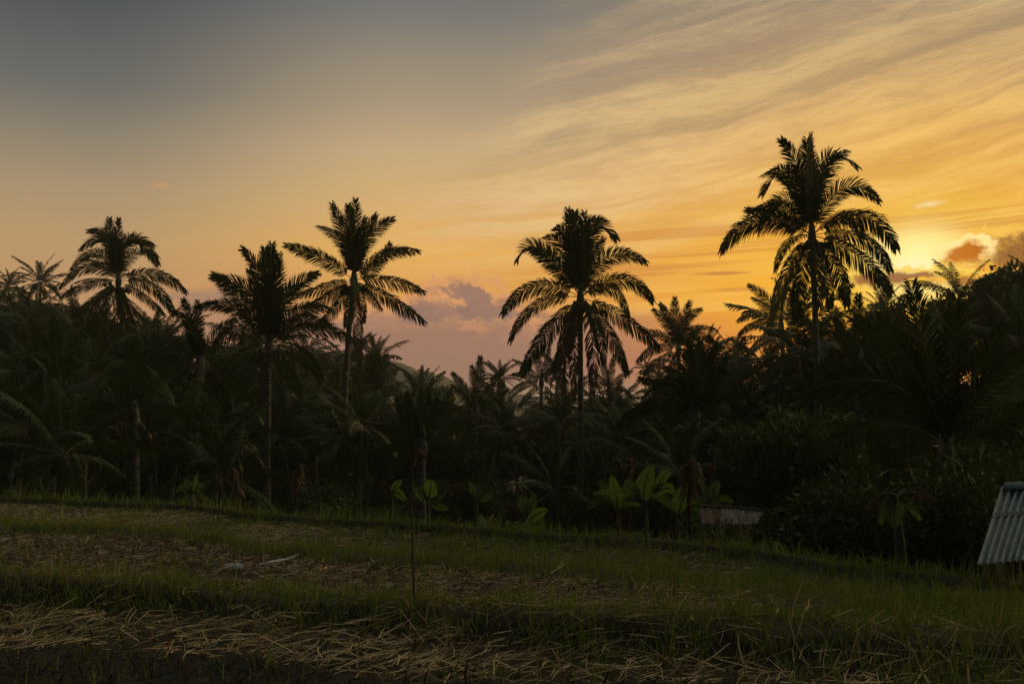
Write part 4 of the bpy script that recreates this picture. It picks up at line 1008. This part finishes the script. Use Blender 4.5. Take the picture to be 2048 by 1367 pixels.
def shed(label, eL, eR, rR, rL, nw, amp, mt, split=True, mt2=None):
    O = np.array([(eL[0] + rR[0]) / 2, (eL[1] + rR[1]) / 2, 0]); O[2] = gz(O[0], O[1])
    root = empty('shed', O); tag(root, label, 'shed'); E0, E1, R1, R0 = (np.asarray(p) - O for p in (eL, eR, rR, rL))
    if split:
        m0 = E0 + (R0 - E0) * .58; m1 = E1 + (R1 - E1) * .58; up = np.array([0, 0, .012])
        mb = MB(); corr_sheet(mb, E0, E1, m0 + (R0 - E0) * .04, m1 + (R1 - E1) * .04, nw, amp); obj('roof_sheet', mb.mesh('roof_sheet', [M[mt]], True), root)
        mb = MB(); corr_sheet(mb, m0 + up, m1 + up, R0 + up, R1 + up, nw, amp); obj('roof_sheet', mb.mesh('roof_sheet', [M[mt]], True), root)
        mb = MB()                                      # ridge cap over the top and bolts on the seam
        q = nrm(R1 - R0); dn = nrm(E0 - R0); n_ = nrm(np.cross(q, dn)); n_ = n_ if n_[2] > 0 else -n_
        h = np.linalg.norm(R1 - R0)
        V = [R0 + n_ * .05 + dn * .13, R1 + n_ * .05 + dn * .13, R1 + n_ * .07 - dn * .02, R0 + n_ * .07 - dn * .02, R0 - dn * .14 + [0, 0, -.02], R1 - dn * .14 + [0, 0, -.02]]
        mb.add(V + [v - np.array([0, 0, .008]) for v in V], [[0, 1, 2, 3], [3, 2, 5, 4], [6, 9, 8, 7], [9, 10, 11, 8], [0, 6, 7, 1], [0, 3, 9, 6], [3, 4, 10, 9]], None, 0); obj('ridge_cap', mb.mesh('ridge_cap', [M[mt]]), root)
        mb = MB()
        for base0, base1, tt in ((E0, E1, .60), (E0, E1, .93)):
            for k in range(nw):
                s = (k + .25) / nw; p = (E0 * (1 - s) + E1 * s) * (1 - tt) + (R0 * (1 - s) + R1 * s) * tt + n_ * (amp + .012)
                mb.tube(np.array([p, p + n_ * .012]), [.012, .009], 6)
        obj('bolt', mb.mesh('bolts', [M['timber']]), root)['kind'] = 'stuff'
        # other side of the roof
        bk = (R0 - E0) * np.array([1, 1, -1.]); mb = MB(); corr_sheet(mb, R0 + bk - [0, 0, .02], R1 + bk - [0, 0, .02], R0 - [0, 0, .01], R1 - [0, 0, .01], nw, amp); obj('roof_sheet', mb.mesh('roof_sheet', [M[mt]], True), root)
    else:
        s = .34; a0 = E0 + (E1 - E0) * s; b0 = R0 + (R1 - R0) * s
        mb = MB(); corr_sheet(mb, E0, a0, R0, b0, max(2, int(nw * s)), amp); obj('roof_sheet', mb.mesh('roof_sheet', [M['rustbrown']], True), root)['label'] = 'rusty brown roof sheet'
        mb = MB(); up = np.array([0, 0, .015]); corr_sheet(mb, a0 + up, E1 + up, b0 + up, R1 + up, nw, amp); obj('roof_sheet', mb.mesh('roof_sheet', [M['rust']], True), root)
        mb = MB(); mb.tube(np.array([R0 + [-.2, 0, .03], (R0 + R1) / 2 + [0, 0, .05], R1 + [.1, 0, .03]]), .022, 6); obj('ridge_pole', mb.mesh('ridge_pole', [M['timber']]), root)
    c4 = [E0 * .9 + R1 * .1, E1 * .9 + R0 * .1, R0 * .95 + E1 * .05, R1 * .95 + E0 * .05]
    for p in c4:
        x, y = p[0] + O[0], p[1] + O[1]; zb = gz(x, y) - O[2] - .2; mb = MB(); mb.box([p[0], p[1], (zb + p[2] - .08) / 2], [.05, .05, (p[2] - .08 - zb) / 2]); obj('post', mb.mesh('post', [M['timber']]), root)
    a, b = c4[2], c4[3]; mb = MB(); n = 12                 # plank wall at the back
    for k in range(n):
        q = a + (b - a) * (k + .5) / n; zb = gz(q[0] + O[0], q[1] + O[1]) - O[2] - .1; ang = atan2(b[1] - a[1], b[0] - a[0]); hw = np.linalg.norm((b - a)[:2]) / n / 2 * .95
        Rm = np.array([[cos(ang), -sin(ang), 0], [sin(ang), cos(ang), 0], [0, 0, 1]]); mb.box([q[0], q[1] + .07, (zb + q[2] - .12) / 2], [hw, .012, (q[2] - .12 - zb) / 2], Rm)
    obj('wall', mb.mesh('wall', [M['timber']]), root)
shed('shed with a blue grey corrugated tin roof cut off by the right border', at(1954, 1128, 9.6), at(2170, 1108, 10.4), at(2215, 968, 11.6), at(2003, 974, 10.9), 16, .016, 'tin')
shed('small shed with a rusty corrugated roof half hidden by bushes', at(1402, 1046, 15.6), at(1512, 1050, 16), at(1528, 1024, 17.2), at(1398, 1013, 17), 10, .015, 'rust', split=False)

# ------------------------------------------------------------------ litter in the field
def sheath(label, pts, w, seed, name='palm_sheath', mt='pale', curl=.5):
    P = []
    for a, b in pts:
        Y = 1.66 / -float(slope(b)); p = at(a, b, Y); P.append([p[0], p[1], gz(p[0], p[1]) + .03])
    P = np.array(P); O = P[0].copy(); O[2] -= .03; n = 14; t = np.linspace(0, 1, n); C = np.stack([np.interp(t, np.linspace(0, 1, len(P)), P[:, i]) for i in range(3)], -1) - O
    T = nrm(np.gradient(C, axis=0)); S = nrm(np.cross(T, [0, 0, 1.])); m = 7; a = np.linspace(-1, 1, m)
    wd = w * np.sin(pi * (.12 + .8 * t)); rng = np.random.default_rng(seed)
    V = C[:, None] + S[:, None] * (wd[:, None] * np.sin(a * curl * 2))[..., None] + np.array([0, 0, 1.]) * (wd[:, None] * (1 - np.cos(a * curl * 2)) + rng.normal(0, .003, (n, m)))[..., None]
    V2 = V - np.array([0, 0, .006]); V = np.concatenate([V.reshape(-1, 3), V2.reshape(-1, 3)]); i = np.arange(n - 1)[:, None] * m; j = np.arange(m - 1)[None]
    Q = np.stack([i + j, i + j + 1, i + m + j + 1, i + m + j], -1).reshape(-1, 4)
    o = obj(name, mesh_from(name, V, [Q, Q[:, ::-1] + n * m], M[mt], smooth=True)); o.location = O; tag(o, label, 'leaf sheath'); return o
sheath('long pale curved sheath lying on the straw', [(520, 1130), (545, 1127), (575, 1120), (600, 1110)], .045, 1)
sheath('short pale sheath curling below the long one', [(530, 1131), (548, 1134), (566, 1140)], .022, 2)
def crumple():
    rng = np.random.default_rng(4); Y = 9.75; A = at(462, 1131, Y); O = np.array([A[0], A[1], gz(A[0], A[1])]); root = empty('crumpled_sheet', O)
    tag(root, 'crumpled white plastic with a pink end lying on the straw', 'litter')
    for nm, x0, x1, mt in (('white_plastic', -.05, .12, 'pale'), ('pink_end', -.085, -.048, 'pink')):
        n, m = (16, 12) if mt == 'pale' else (7, 10); X, Yy = np.meshgrid(np.linspace(x0, x1, n), np.linspace(-.06, .06, m), indexing='ij')
        Z = .05 * np.exp(-(Yy / .045) ** 2) * (1 - ((X - .02) / .16) ** 2) + rng.normal(0, .007, X.shape) + .012; V = np.stack([X + rng.normal(0, .003, X.shape), Yy, Z], -1).reshape(-1, 3)
        i = np.arange(n - 1)[:, None] * m; j = np.arange(m - 1)[None]; Q = np.stack([i + j, i + j + 1, i + m + j + 1, i + m + j], -1).reshape(-1, 4)
        obj(nm, mesh_from(nm, V, [Q], M[mt]), root)
crumple()
def stick(label, x0, y0, x1, y1, r=.007, zz=-1.66):
    P = []
    for a, b in ((x0, y0), ((x0 + x1) / 2, (y0 + y1) / 2 + 1), (x1, y1)):
        Y = zz / float(slope(b)); p = at(a, b, Y); P.append([p[0], p[1], max(p[2], gz(p[0], p[1])) + .03])
    P = np.array(P); O = P[0].copy(); mb = MB(); mb.tube(P - O, [r, r * .9, r * .6], 6); e = P[1] - O
    mb.tube(np.array([e, e + nrm(P[2] - P[0]) * .12 + [.02, .03, .05]]), [r * .6, r * .3], 5)
    o = obj('fallen_stick', mb.mesh('fallen_stick', [M['rib']], True)); o.location = O; tag(o, label, 'stick')
stick('long thin fallen stick pointing at the white plastic from the left', 330, 1098, 520, 1128)
stick('fallen stick lying lower left of the white plastic', 255, 1122, 385, 1133)
stick('pale stick poking up from the bank right of the thin pole', 1100, 1152, 1128, 1134, .006, -1.6)
